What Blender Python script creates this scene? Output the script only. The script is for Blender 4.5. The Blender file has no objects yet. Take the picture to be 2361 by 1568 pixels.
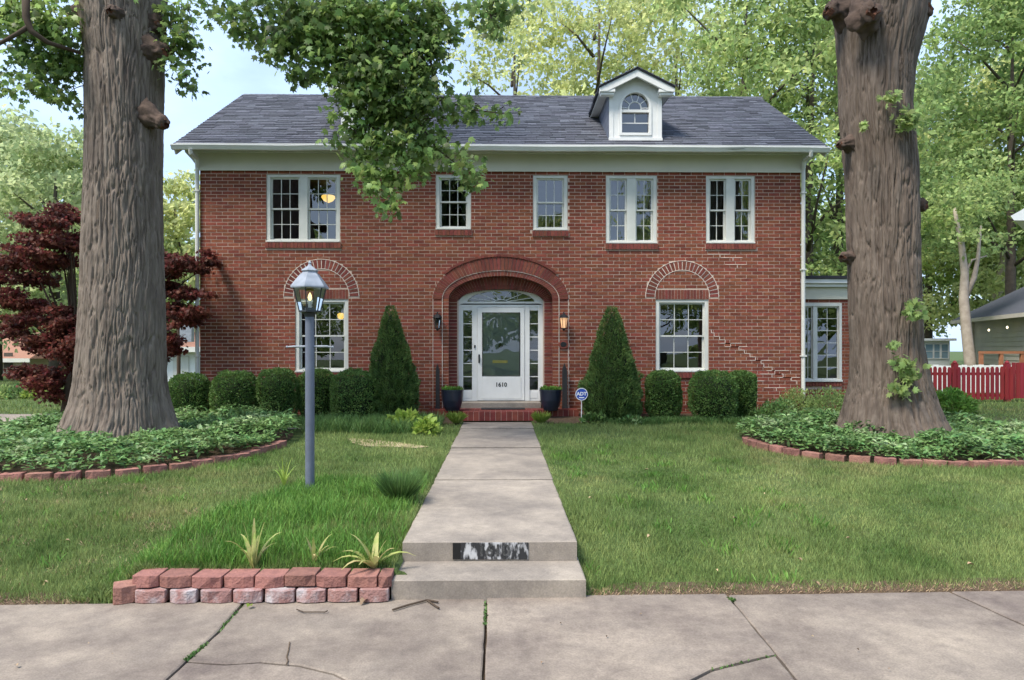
import bpy, bmesh, math, random
import numpy as np
from mathutils import Vector, Matrix
random.seed(7); rng = np.random.default_rng(11)
R = math.radians
C = bpy.context.scene.collection
# ------------------------------------------------------------------ camera
YAW = R(0.8); CS, SN = math.cos(YAW), math.sin(YAW)
F = 1574.0; CX = 1180.5; HZ = 807.0; CAMZ = 1.74
cam_d = bpy.data.cameras.new('camera'); cam = bpy.data.objects.new('camera', cam_d); C.objects.link(cam)
cam_d.sensor_width = 36; cam_d.lens = 24.0; cam_d.shift_y = 0.00974
cam_d.clip_start = 0.05; cam_d.clip_end = 1500
cam.location = (0, 0, CAMZ); cam.rotation_euler = (R(90), 0, -YAW)
bpy.context.scene.camera = cam
# ------------------------------------------------------------------ world: pale blue sky with thin bright cloud
SUN_EL, SUN_AZ = R(57), R(-132)         # azimuth from +Y towards +X; soft light from the front left
world = bpy.data.worlds.new('World'); bpy.context.scene.world = world; world.use_nodes = True
wn, wl = world.node_tree.nodes, world.node_tree.links
wn.clear()
wo = wn.new('ShaderNodeOutputWorld'); wb = wn.new('ShaderNodeBackground')
sky = wn.new('ShaderNodeTexSky'); sky.sky_type = 'NISHITA'; sky.sun_disc = False
sky.sun_elevation = SUN_EL; sky.sun_rotation = SUN_AZ
sky.air_density = 1.0; sky.dust_density = 1.6; sky.ozone_density = 1.0
tc = wn.new('ShaderNodeTexCoord'); mp = wn.new('ShaderNodeMapping'); mp.inputs['Scale'].default_value = (1.4, 1.4, 3.2)
nz = wn.new('ShaderNodeTexNoise'); nz.inputs['Scale'].default_value = 2.1; nz.inputs['Detail'].default_value = 6; nz.inputs['Roughness'].default_value = 0.55
cr = wn.new('ShaderNodeValToRGB'); cr.color_ramp.elements[0].position = 0.36; cr.color_ramp.elements[1].position = 0.66
cr.color_ramp.elements[0].color = (0.42, 0.42, 0.42, 1); cr.color_ramp.elements[1].color = (0.93, 0.93, 0.93, 1)
mx = wn.new('ShaderNodeMixRGB'); mx.inputs['Color2'].default_value = (4.3, 5.6, 7.9, 1)
wl.new(tc.outputs['Generated'], mp.inputs['Vector']); wl.new(mp.outputs['Vector'], nz.inputs['Vector'])
wl.new(nz.outputs['Fac'], cr.inputs['Fac']); wl.new(cr.outputs['Color'], mx.inputs['Fac'])
wl.new(sky.outputs['Color'], mx.inputs['Color1']); wl.new(mx.outputs['Color'], wb.inputs['Color'])
wb.inputs['Strength'].default_value = 0.055
wl.new(wb.outputs['Background'], wo.inputs['Surface'])
# ------------------------------------------------------------------ sun
sd = bpy.data.lights.new('sun', 'SUN'); sd.energy = 1.5; sd.angle = R(18); sd.color = (1.0, 0.93, 0.82)
sun = bpy.data.objects.new('sun', sd); C.objects.link(sun)
sdir = Vector((math.sin(SUN_AZ)*math.cos(SUN_EL), math.cos(SUN_AZ)*math.cos(SUN_EL), math.sin(SUN_EL)))
sun.rotation_euler = sdir.to_track_quat('Z', 'Y').to_euler(); sun.location = (0, 0, 30)
vs = bpy.context.scene.view_settings
vs.view_transform = 'Standard'; vs.look = 'None'; vs.gamma = 1; vs.use_curve_mapping = False; vs.exposure = 2.02
bpy.context.scene.cycles.max_bounces = 6

# ------------------------------------------------------------------ helpers
def P(x, y, Y):
    "point on a picture position (2361 px wide) at world depth Y -> real metres"
    k = (x - CX)/F; d = Y/(CS - k*SN)
    return (k*d*CS + d*SN, Y, CAMZ + (HZ - y)/F*d)
def PX(x, Y): return P(x, HZ, Y)[0]
def PZ(x, y, Y): return P(x, y, Y)[2]
def G(x, y, z):
    "point of the level z seen at picture position x, y"
    d = (CAMZ - z)*F/(y - HZ); k = (x - CX)/F
    return (k*d*CS + d*SN, -k*d*SN + d*CS, z)

def props(o, label=None, cat=None, group=None, kind=None):
    if label: o['label'] = label
    if cat: o['category'] = cat
    if group: o['group'] = group
    if kind: o['kind'] = kind
    return o
def thing(name, label, cat, loc=(0, 0, 0), group=None):
    o = bpy.data.objects.new(name, None); C.objects.link(o); o.location = loc; o.empty_display_size = .2
    return props(o, label, cat, group)
def wloc(o):
    v = Vector((0, 0, 0))
    while o is not None: v += o.location; o = o.parent
    return v
def link(name, me, mat, parent=None, kind=None, label=None, cat=None, group=None, bevel=0):
    o = bpy.data.objects.new(name, me); C.objects.link(o)
    if mat is not None and not me.materials: me.materials.append(mat)
    if parent is not None: o.parent = parent
    props(o, label, cat, group, kind)
    if bevel:
        b = o.modifiers.new('bevel', 'BEVEL'); b.width = bevel; b.segments = 2; b.limit_method = 'ANGLE'
    return o
class MB:
    def __init__(s): s.v = []; s.f = []; s.r = []; s.cur = 0.0
    def add(s, vs, fs):
        n = len(s.v); s.v += [tuple(p) for p in vs]; s.f += [tuple(i + n for i in f) for f in fs]; s.r += [s.cur]*len(vs); return s
    def box(s, x0, y0, z0, x1, y1, z1):
        if x0 > x1: x0, x1 = x1, x0
        if y0 > y1: y0, y1 = y1, y0
        if z0 > z1: z0, z1 = z1, z0
        return s.add([(x0,y0,z0),(x1,y0,z0),(x1,y1,z0),(x0,y1,z0),(x0,y0,z1),(x1,y0,z1),(x1,y1,z1),(x0,y1,z1)],
              [(0,3,2,1),(4,5,6,7),(0,1,5,4),(1,2,6,5),(2,3,7,6),(3,0,4,7)])
    def obox(s, c, ax, ay, az):
        "oriented box: centre and three half-axis vectors"
        c, ax, ay, az = map(Vector, (c, ax, ay, az))
        return s.add([c-ax-ay-az, c+ax-ay-az, c+ax+ay-az, c-ax+ay-az, c-ax-ay+az, c+ax-ay+az, c+ax+ay+az, c-ax+ay+az],
              [(0,3,2,1),(4,5,6,7),(0,1,5,4),(1,2,6,5),(2,3,7,6),(3,0,4,7)])
    def bar(s, p, q, w, h=None, up=(0, 0, 1)):
        h = h or w; p, q = Vector(p), Vector(q); d = (q - p); L = d.length
        if L < 1e-6: return s
        d /= L; u = Vector(up)
        if abs(d.dot(u)) > .98: u = Vector((0, 1, 0))
        a = d.cross(u).normalized(); b = a.cross(d).normalized()
        return s.obox((p+q)/2, d*L/2, a*w/2, b*h/2)
    def prism(s, pts, y0, y1):
        "outline of (x, z) points extruded along y"
        n = len(pts)
        return s.add([(x, y0, z) for x, z in pts] + [(x, y1, z) for x, z in pts],
              [tuple(range(n)), tuple(range(2*n-1, n-1, -1))] + [(i, i+n, (i+1) % n + n, (i+1) % n) for i in range(n)])
    def slab(s, pts, z0, z1, bev=0.012):
        "outline of (x, y) points extruded up, with a worn top edge"
        n = len(pts); cx = sum(p[0] for p in pts)/n; cy = sum(p[1] for p in pts)/n
        area = sum(pts[i][0]*pts[(i+1)%n][1]-pts[(i+1)%n][0]*pts[i][1] for i in range(n))
        if area < 0: pts = pts[::-1]
        ins = []
        for i in range(n):
            a, b, c = Vector(pts[i-1][:2]), Vector(pts[i][:2]), Vector(pts[(i+1) % n][:2])
            e1 = (b-a).normalized(); e2 = (c-b).normalized()
            m = Vector((-(e1.y+e2.y), e1.x+e2.x)); m = m.normalized() if m.length > 1e-6 else Vector((-e1.y, e1.x))
            ins.append(b + m*bev*1.2)
        V = [(p[0], p[1], z0) for p in pts] + [(p[0], p[1], z1-bev*.7) for p in pts] + [(p.x, p.y, z1) for p in ins]
        Fs = [tuple(range(n-1, -1, -1)), tuple(range(2*n, 3*n))]
        for i in range(n):
            j = (i+1) % n
            Fs += [(i, j, j+n, i+n), (i+n, j+n, j+2*n, i+2*n)]
        return s.add(V, Fs)
    def tube(s, path, rad, seg=8, cap=True):
        path = [Vector(p) for p in path]; n = len(path)
        if not hasattr(rad, '__len__'): rad = [rad]*n
        V = []; Fs = []; prev = None
        for i in range(n):
            d = (path[min(i+1, n-1)] - path[max(i-1, 0)]).normalized()
            if prev is None:
                u = Vector((0, 0, 1)) if abs(d.z) < .9 else Vector((1, 0, 0)); a = d.cross(u).normalized()
            else:
                a = (prev - d*prev.dot(d)).normalized()
            prev = a; b = d.cross(a)
            for k in range(seg):
                t = 2*math.pi*k/seg; V.append(path[i] + (a*math.cos(t) + b*math.sin(t))*rad[i])
        for i in range(n-1):
            for k in range(seg):
                k2 = (k+1) % seg; Fs.append((i*seg+k, i*seg+k2, (i+1)*seg+k2, (i+1)*seg+k))
        if cap: Fs += [tuple(range(seg-1, -1, -1)), tuple(range((n-1)*seg, n*seg))]
        return s.add(V, Fs)
    def lathe(s, c, prof, seg=24, rot=0.0):
        V = []; Fs = []
        for r, z in prof:
            for k in range(seg):
                t = 2*math.pi*k/seg + rot; V.append((c[0]+r*math.cos(t), c[1]+r*math.sin(t), c[2]+z))
        for i in range(len(prof)-1):
            for k in range(seg):
                k2 = (k+1) % seg; Fs.append((i*seg+k, i*seg+k2, (i+1)*seg+k2, (i+1)*seg+k))
        Fs += [tuple(range(seg-1, -1, -1)), tuple(range((len(prof)-1)*seg, len(prof)*seg))]
        return s.add(V, Fs)
    def build(s, name, mat, parent=None, smooth=False, **kw):
        o0 = wloc(parent) if parent is not None else Vector((0, 0, 0))
        me = bpy.data.meshes.new(name)
        me.from_pydata([(a-o0.x, b-o0.y, c-o0.z) for a, b, c in s.v], [], s.f)
        at = me.attributes.new('rnd', 'FLOAT', 'POINT'); at.data.foreach_set('value', s.r)
        if smooth: me.polygons.foreach_set('use_smooth', [True]*len(me.polygons))
        me.update()
        return link(name, me, mat, parent, **kw)
def np_mesh(name, V, Fc, mat, parent=None, rnd=None, smooth=False, **kw):
    V = np.asarray(V, dtype=np.float32); Fc = np.asarray(Fc, dtype=np.int32); n, k = Fc.shape
    if parent is not None: V = V - np.array(wloc(parent), dtype=np.float32)
    me = bpy.data.meshes.new(name)
    me.vertices.add(len(V)); me.vertices.foreach_set('co', V.ravel())
    me.loops.add(n*k); me.loops.foreach_set('vertex_index', Fc.ravel())
    me.polygons.add(n); me.polygons.foreach_set('loop_start', np.arange(0, n*k, k, dtype=np.int32))
    if smooth: me.polygons.foreach_set('use_smooth', np.ones(n, dtype=bool))
    me.update(calc_edges=True)
    if rnd is not None:
        at = me.attributes.new('rnd', 'FLOAT', 'POINT'); at.data.foreach_set('value', np.asarray(rnd, dtype=np.float32))
    return link(name, me, mat, parent, **kw)
# leaf templates: (verts as across, along, up), faces
T_LEAF = (np.array([(0,0,0),(-.30,.45,.06),(0,1,-.08),(.30,.45,.06)]), np.array([(0,1,2),(0,2,3)]))
T_OVAL = (np.array([(0,0,0),(-.32,.30,.07),(-.26,.68,.04),(0,1,-.12),(.26,.68,.04),(.32,.30,.07),(0,.5,-.02)]),
          np.array([(0,1,6),(1,2,6),(2,3,6),(3,4,6),(4,5,6),(5,0,6)]))
T_MAPLE = (np.array([(0,0,0),(-.22,.10,0),(-.52,.30,-.06),(-.30,.46,0),(-.42,.80,-.08),(-.14,.70,0),(0,1.08,-.12),(.14,.70,0),(.42,.80,-.08),(.30,.46,0),(.52,.30,-.06),(.22,.10,0),(0,.45,.04)]),
           np.array([(i, i+1, 12) for i in range(11)] + [(11, 0, 12)]))
T_BLADE = (np.array([(-.5,0,0),(.5,0,0),(-.38,.5,0),(.38,.5,0),(0,1,0)]), np.array([(0,1,3),(0,3,2),(2,3,4)]))
def scatter(name, pos, up, nrm, size, tmpl, mat, parent=None, width=None, rnd=None, **kw):
    "one mesh of many leaves: pos n,3; up = along direction; nrm = face normal; size n"
    n = len(pos); tv, tf = tmpl
    up = up/np.linalg.norm(up, axis=1, keepdims=True)
    side = np.cross(up, nrm); side /= np.linalg.norm(side, axis=1, keepdims=True) + 1e-9
    nn = np.cross(side, up)
    w = size if width is None else width
    V = pos[:, None, :] + tv[None, :, 0, None]*side[:, None, :]*w[:, None, None] + tv[None, :, 1, None]*up[:, None, :]*size[:, None, None] + tv[None, :, 2, None]*nn[:, None, :]*size[:, None, None]
    Fc = tf[None, :, :] + (np.arange(n)*len(tv))[:, None, None]
    r = rng.random(n) if rnd is None else rnd
    return np_mesh(name, V.reshape(-1, 3), Fc.reshape(-1, 3), mat, parent, rnd=np.repeat(r, len(tv)), **kw)
def rvec(n): v = rng.normal(size=(n, 3)); return v/np.linalg.norm(v, axis=1, keepdims=True)
def hash3(i, j, k):
    h = (i.astype(np.int64)*374761393 + j.astype(np.int64)*668265263 + k.astype(np.int64)*2147483647*3 + 1013904223) & 0xffffffff
    h = ((h ^ (h >> 13))*1274126177) & 0xffffffff; h = (h ^ (h >> 16)) & 0xffffff
    return h/float(0xffffff)
def vnoise(x, y, z):
    xi, yi, zi = np.floor(x), np.floor(y), np.floor(z); fx, fy, fz = x-xi, y-yi, z-zi
    fx = fx*fx*(3-2*fx); fy = fy*fy*(3-2*fy); fz = fz*fz*(3-2*fz); r = 0
    for a in (0, 1):
        for b in (0, 1):
            for c in (0, 1):
                w = (fx if a else 1-fx)*(fy if b else 1-fy)*(fz if c else 1-fz)
                r = r + w*hash3(xi+a, yi+b, zi+c)
    return r
# ------------------------------------------------------------------ materials
MT = {}
def mat(name, c1, c2=None, rough=.8, scale=4, detail=5, bump=0.0, bscale=None, coord='Object', stretch=(1, 1, 1), rnd=0.0, spec=.3, metal=0, c3=None, c3pos=(.62, .7), lo=.35, hi=.65, trans=0.0, bdist=.02, speck=None):
    m = bpy.data.materials.new(name); m.use_nodes = True; MT[name] = m
    N, L = m.node_tree.nodes, m.node_tree.links; b = N['Principled BSDF']
    b.inputs['Roughness'].default_value = rough; b.inputs['Metallic'].default_value = metal; b.inputs['Specular IOR Level'].default_value = spec
    c2 = c2 or c1
    t = N.new('ShaderNodeTexCoord'); mp = N.new('ShaderNodeMapping'); mp.inputs['Scale'].default_value = stretch
    L.new(t.outputs[coord], mp.inputs['Vector'])
    nz = N.new('ShaderNodeTexNoise'); nz.inputs['Scale'].default_value = scale; nz.inputs['Detail'].default_value = detail; nz.inputs['Roughness'].default_value = .6
    L.new(mp.outputs['Vector'], nz.inputs['Vector'])
    ra = N.new('ShaderNodeValToRGB'); ra.color_ramp.elements[0].position = lo; ra.color_ramp.elements[1].position = hi
    ra.color_ramp.elements[0].color = (*c1, 1); ra.color_ramp.elements[1].color = (*c2, 1)
    L.new(nz.outputs['Fac'], ra.inputs['Fac']); col = ra.outputs['Color']
    if c3:
        n2 = N.new('ShaderNodeTexNoise'); n2.inputs['Scale'].default_value = scale*.37; n2.inputs['Detail'].default_value = 8; n2.inputs['Roughness'].default_value = .7
        L.new(mp.outputs['Vector'], n2.inputs['Vector'])
        r2 = N.new('ShaderNodeValToRGB'); r2.color_ramp.elements[0].position, r2.color_ramp.elements[1].position = c3pos
        L.new(n2.outputs['Fac'], r2.inputs['Fac'])
        m3 = N.new('ShaderNodeMixRGB'); L.new(r2.outputs['Color'], m3.inputs['Fac']); L.new(col, m3.inputs['Color1']); m3.inputs['Color2'].default_value = (*c3, 1); col = m3.outputs['Color']
    if speck:
        n5 = N.new('ShaderNodeTexNoise'); n5.inputs['Scale'].default_value = 95; n5.inputs['Detail'].default_value = 3; L.new(mp.outputs['Vector'], n5.inputs['Vector'])
        r5 = N.new('ShaderNodeMapRange'); r5.inputs['From Min'].default_value = .30; r5.inputs['From Max'].default_value = .70; r5.inputs['To Min'].default_value = 1-speck; r5.inputs['To Max'].default_value = 1+speck
        L.new(n5.outputs['Fac'], r5.inputs['Value'])
        n6 = N.new('ShaderNodeTexNoise'); n6.inputs['Scale'].default_value = 11; n6.inputs['Detail'].default_value = 10; n6.inputs['Roughness'].default_value = .75; L.new(mp.outputs['Vector'], n6.inputs['Vector'])
        r6 = N.new('ShaderNodeMapRange'); r6.inputs['From Min'].default_value = .3; r6.inputs['From Max'].default_value = .7; r6.inputs['To Min'].default_value = 1-speck; r6.inputs['To Max'].default_value = 1+speck
        L.new(n6.outputs['Fac'], r6.inputs['Value']); mm = N.new('ShaderNodeMath'); mm.operation = 'MULTIPLY'; L.new(r5.outputs['Result'], mm.inputs[0]); L.new(r6.outputs['Result'], mm.inputs[1])
        h5 = N.new('ShaderNodeHueSaturation'); L.new(mm.outputs[0], h5.inputs['Value']); L.new(col, h5.inputs['Color']); col = h5.outputs['Color']
    if rnd:
        at = N.new('ShaderNodeAttribute'); at.attribute_name = 'rnd'; oi = N.new('ShaderNodeObjectInfo')
        ad = N.new('ShaderNodeMath'); ad.operation = 'ADD'; L.new(at.outputs['Fac'], ad.inputs[0]); L.new(oi.outputs['Random'], ad.inputs[1])
        fr = N.new('ShaderNodeMath'); fr.operation = 'FRACT'; L.new(ad.outputs[0], fr.inputs[0])
        mr = N.new('ShaderNodeMapRange'); mr.inputs['To Min'].default_value = 1-rnd; mr.inputs['To Max'].default_value = 1+rnd
        L.new(fr.outputs[0], mr.inputs['Value'])
        hs = N.new('ShaderNodeHueSaturation'); L.new(mr.outputs['Result'], hs.inputs['Value']); L.new(col, hs.inputs['Color'])
        h2 = N.new('ShaderNodeMapRange'); h2.inputs['To Min'].default_value = .5-.02*min(1, rnd*2); h2.inputs['To Max'].default_value = .5+.02*min(1, rnd*2)
        m7 = N.new('ShaderNodeMath'); m7.operation = 'MULTIPLY'; m7.inputs[1].default_value = 7.31; L.new(fr.outputs[0], m7.inputs[0])
        f7 = N.new('ShaderNodeMath'); f7.operation = 'FRACT'; L.new(m7.outputs[0], f7.inputs[0]); L.new(f7.outputs[0], h2.inputs['Value']); L.new(h2.outputs['Result'], hs.inputs['Hue'])
        col = hs.outputs['Color']
    L.new(col, b.inputs['Base Color'])
    if bump:
        n3 = N.new('ShaderNodeTexNoise'); n3.inputs['Scale'].default_value = bscale or scale*6; n3.inputs['Detail'].default_value = 6; L.new(mp.outputs['Vector'], n3.inputs['Vector'])
        bp = N.new('ShaderNodeBump'); bp.inputs['Strength'].default_value = bump; bp.inputs['Distance'].default_value = bdist
        L.new(n3.outputs['Fac'], bp.inputs['Height']); L.new(bp.outputs['Normal'], b.inputs['Normal'])
    if trans:
        tr = N.new('ShaderNodeBsdfTranslucent'); ms = N.new('ShaderNodeMixShader'); ms.inputs['Fac'].default_value = trans
        hs2 = N.new('ShaderNodeHueSaturation'); hs2.inputs['Value'].default_value = 1.7; hs2.inputs['Saturation'].default_value = .95; hs2.inputs['Hue'].default_value = .485
        L.new(col, hs2.inputs['Color']); L.new(hs2.outputs['Color'], tr.inputs['Color'])
        L.new(b.outputs['BSDF'], ms.inputs[1]); L.new(tr.outputs['BSDF'], ms.inputs[2]); L.new(ms.outputs[0], N['Material Output'].inputs['Surface'])
    return m
def emat(name, c, s):
    m = bpy.data.materials.new(name); m.use_nodes = True; b = m.node_tree.nodes['Principled BSDF']
    b.inputs['Base Color'].default_value = (*c, 1); b.inputs['Emission Color'].default_value = (*c, 1); b.inputs['Emission Strength'].default_value = s
    return m
def glass(name, tint=(.92, .95, .93), ior=1.75, rough=0.0):
    m = bpy.data.materials.new(name); m.use_nodes = True; N, L = m.node_tree.nodes, m.node_tree.links; N.remove(N['Principled BSDF'])
    tr = N.new('ShaderNodeBsdfTransparent'); tr.inputs['Color'].default_value = (*tint, 1)
    gl = N.new('ShaderNodeBsdfGlossy'); gl.inputs['Roughness'].default_value = rough; gl.inputs['Color'].default_value = (1, 1, 1, 1)
    nz = N.new('ShaderNodeTexNoise'); nz.inputs['Scale'].default_value = 1.6; nz.inputs['Detail'].default_value = 1
    t = N.new('ShaderNodeTexCoord'); L.new(t.outputs['Object'], nz.inputs['Vector'])
    bp = N.new('ShaderNodeBump'); bp.inputs['Strength'].default_value = .25; bp.inputs['Distance'].default_value = .02; L.new(nz.outputs['Fac'], bp.inputs['Height']); L.new(bp.outputs['Normal'], gl.inputs['Normal'])
    fr = N.new('ShaderNodeFresnel'); fr.inputs['IOR'].default_value = ior
    ms = N.new('ShaderNodeMixShader'); L.new(fr.outputs[0], ms.inputs[0]); L.new(tr.outputs[0], ms.inputs[1]); L.new(gl.outputs[0], ms.inputs[2])
    L.new(ms.outputs[0], N['Material Output'].inputs['Surface']); return m
M_brick = mat('brick', (.245, .070, .039), (.168, .051, .030), rough=.85, scale=14, rnd=.24, bump=.5, bscale=90, bdist=.006)
M_brickd = mat('brick_arch', (.215, .060, .042), (.150, .044, .034), rough=.85, scale=14, rnd=.22, bump=.5, bscale=90, bdist=.006)
M_mortar = mat('mortar', (.56, .43, .355), (.45, .345, .28), rough=.95, scale=2.5, bump=.3, bscale=120, bdist=.004)
M_repair = mat('repair_mortar', (.78, .68, .60), (.66, .56, .49), rough=.95, scale=9)
M_trim = mat('trim_paint', (.66, .665, .62), (.58, .585, .545), rough=.45, scale=3, bump=.05, bscale=20)
M_white = mat('white_paint', (.77, .775, .76), (.70, .705, .69), rough=.4, scale=3)
M_frieze = mat('frieze_paint', (.62, .60, .50), (.56, .545, .455), rough=.6, scale=1.2)
M_glass = glass('window_glass', (.85, .9, .87), 2.15); M_glass2 = glass('storm_glass', (.85, .9, .9), 2.0)
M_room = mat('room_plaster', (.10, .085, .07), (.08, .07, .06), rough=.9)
M_curtain = mat('curtain_cloth', (.15, .155, .12), (.11, .115, .09), rough=.9, scale=30, stretch=(1, 1, .05), bump=.6, bscale=40)
M_shingle = mat('roof_shingle', (.104, .110, .136), (.072, .076, .094), rough=.88, scale=22, rnd=.34, bump=.6, bscale=160, bdist=.006)
M_roofdeck = mat('roof_deck', (.04, .04, .048), rough=.9)
M_conc = mat('concrete', (.295, .247, .200), (.205, .172, .145), rough=.9, scale=2.6, detail=10, bump=.3, bscale=140, bdist=.004, c3=(.125, .100, .088), c3pos=(.42, .66), rnd=.07, speck=.16)
M_conc2 = mat('walk_concrete', (.325, .280, .232), (.240, .208, .178), rough=.9, scale=2.6, detail=9, bump=.25, bscale=140, bdist=.004, c3=(.155, .135, .12), c3pos=(.45, .70), rnd=.05, speck=.14)
M_stepface = mat('step_paint_black', (.03, .03, .032), (.46, .46, .47), rough=.8, scale=16, detail=8, lo=.5, hi=.6, stretch=(1, 1, .4))
M_block = mat('edging_block', (.30, .145, .115), (.215, .105, .088), rough=.92, scale=18, rnd=.2, bump=.8, bscale=60, bdist=.012)
M_blockp = mat('edging_block_pale', (.30, .165, .150), (.46, .42, .43), rough=.92, scale=8, detail=8, rnd=.12, bump=.8, bscale=60, bdist=.012, lo=.45, hi=.68)
M_soil = mat('soil', (.075, .05, .032), (.12, .085, .055), rough=.97, scale=20, bump=1, bscale=60)
M_sand = mat('bare_sand', (.45, .36, .24), (.34, .27, .17), rough=.97, scale=12, bump=.5)
M_ground = mat('lawn_ground', (.045, .080, .020), (.085, .120, .035), rough=.97, scale=1.1, detail=10, bump=.8, bscale=45, c3=(.11, .09, .05), c3pos=(.56, .74))
M_bladel = mat('grass_blade', (.095, .165, .040), (.255, .315, .110), rough=.7, scale=1.0, detail=7, rnd=.42, trans=.3, c3=(.33, .29, .13), c3pos=(.54, .72), coord='Object')
M_tall = mat('tall_grass', (.085, .195, .03), (.15, .28, .055), rough=.6, scale=2, rnd=.4, trans=.3)
M_mondo = mat('border_grass', (.065, .140, .036), (.115, .205, .058), rough=.6, scale=2, rnd=.35, trans=.2)
M_bark = mat('bark', (.135, .105, .085), (.220, .180, .148), rough=.95, scale=7, detail=8, stretch=(2.2, 2.2, .35), bump=.8, bscale=24, bdist=.012, c3=(.075, .058, .050), c3pos=(.5, .75))
M_bark2 = mat('bark_reddish', (.100, .076, .061), (.170, .135, .110), rough=.95, scale=7, detail=8, stretch=(2.4, 2.4, .3), bump=.8, bscale=24, bdist=.012, c3=(.055, .040, .032), c3pos=(.5, .75))
M_burl = mat('burl_bark', (.105, .072, .056), (.060, .042, .034), rough=.95, scale=9, bump=.8, bscale=30, bdist=.01)
M_scar = mat('cut_wood', (.14, .055, .03), (.07, .03, .02), rough=.9, scale=12, bump=1)
M_bgbark = mat('far_bark', (.07, .055, .045), (.11, .09, .07), rough=.95, scale=6)
M_pale = mat('pale_bark', (.44, .38, .32), (.32, .27, .225), rough=.9, scale=5)
M_leafn = mat('maple_leaf', (.100, .170, .045), (.215, .315, .095), rough=.45, scale=.9, rnd=.6, trans=.5, spec=.4)
M_leaf_a = mat('leaf_yellow_green', (.33, .39, .15), (.50, .53, .25), rough=.6, scale=.5, rnd=.32, trans=.5)  # this and the next two leaf colours are paled in place of haze
M_leaf_b = mat('leaf_mid_green', (.185, .265, .085), (.36, .45, .175), rough=.6, scale=.6, rnd=.42, trans=.5)
M_leaf_c = mat('leaf_deep_green', (.135, .210, .066), (.27, .37, .125), rough=.6, scale=.6, rnd=.42, trans=.45)
M_leaf_d = mat('leaf_pale_green', (.26, .34, .16), (.37, .43, .22), rough=.6, scale=.5, rnd=.3, trans=.5)
M_red = mat('red_maple_leaf', (.150, .042, .026), (.065, .025, .017), rough=.6, scale=1.2, rnd=.45, trans=.35)
M_box = mat('boxwood_leaf', (.065, .140, .034), (.125, .215, .055), rough=.55, scale=5, rnd=.45, trans=.25)
M_spruce = mat('spruce_needle', (.070, .140, .040), (.135, .215, .060), rough=.6, scale=4, rnd=.4, trans=.2)
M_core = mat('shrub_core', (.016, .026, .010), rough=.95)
M_cover = mat('groundcover_leaf', (.085, .18, .055), (.16, .27, .09), rough=.5, scale=5, rnd=.5, trans=.25, c3=(.36, .45, .25), c3pos=(.54, .66))
M_lime = mat('lime_leaf', (.22, .34, .05), (.30, .40, .09), rough=.5, scale=4, rnd=.2, trans=.3)
M_strap = mat('iris_leaf', (.26, .33, .08), (.50, .42, .20), rough=.6, scale=7, rnd=.25, trans=.2)
M_dry = mat('dry_leaf', (.42, .32, .20), (.30, .20, .12), rough=.8, scale=20, rnd=.3)
M_twig = mat('twig_bark', (.07, .05, .035), rough=.9)
M_post = mat('grey_post_paint', (.13, .15, .20), (.105, .12, .16), rough=.42, scale=5, spec=.5)
M_lamp = mat('lantern_paint', (.30, .33, .38), (.22, .25, .29), rough=.35, scale=12, spec=.5)
M_lampd = mat('lantern_dark_paint', (.035, .04, .045), rough=.4)
M_lampg = glass('lantern_glass', (.93, .96, .94), 1.5)
M_black = mat('black_metal', (.018, .018, .02), rough=.4)
M_amber = emat('amber_bulb', (1.0, .62, .3), .7)
M_warm = emat('lit_shade', (1.0, .60, .14), .36)
M_navy = mat('navy_glaze', (.018, .022, .040), (.014, .018, .03), rough=.28, spec=.5)
M_redbrick = mat('porch_brick', (.21, .045, .035), (.15, .035, .028), rough=.8, scale=12, rnd=.2, bump=.4, bscale=70, bdist=.005)
M_darkwood = mat('dark_wood', (.022, .022, .024), (.04, .04, .042), rough=.7, scale=9, stretch=(1, 1, .1), bump=.4)
M_brass = mat('brass', (.55, .38, .10), rough=.35, metal=.9)
M_idoor = mat('inner_door_paint', (.36, .40, .40), (.32, .36, .36), rough=.5)
M_signb = mat('sign_blue', (.03, .08, .42), rough=.4)
M_signw = mat('sign_white', (.8, .8, .82), rough=.5)
M_num = mat('number_black', (.012, .012, .012), rough=.5)
M_redp = mat('red_fence_paint', (.26, .022, .026), (.19, .018, .022), rough=.55, scale=5, stretch=(1, 1, .2), rnd=.15)
M_siding = mat('grey_siding', (.56, .52, .45), (.50, .46, .41), rough=.7, scale=2, rnd=.04)
M_nroof = mat('far_roof', (.075, .08, .10), (.06, .065, .08), rough=.9, scale=8, stretch=(1, 1, 4))
M_orange = mat('clay_roof', (.34, .18, .13), (.28, .15, .11), rough=.9, scale=7)
M_peach = mat('peach_wall', (.50, .40, .31), rough=.9)
M_deck = mat('redwood_rail', (.40, .17, .09), (.30, .13, .07), rough=.8, scale=6)
M_wshed = mat('white_boards', (.80, .81, .80), (.72, .74, .73), rough=.6, scale=3)
M_wood = mat('grey_boards', (.30, .28, .26), rough=.8)
M_bulb = emat('string_bulb', (1.0, .86, .6), .7)
M_blind = mat('blind_slats', (.45, .46, .45), (.36, .37, .36), rough=.6)
M_asph = mat('asphalt', (.055, .055, .057), (.045, .045, .046), rough=.95, scale=20, bump=.4)

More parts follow.
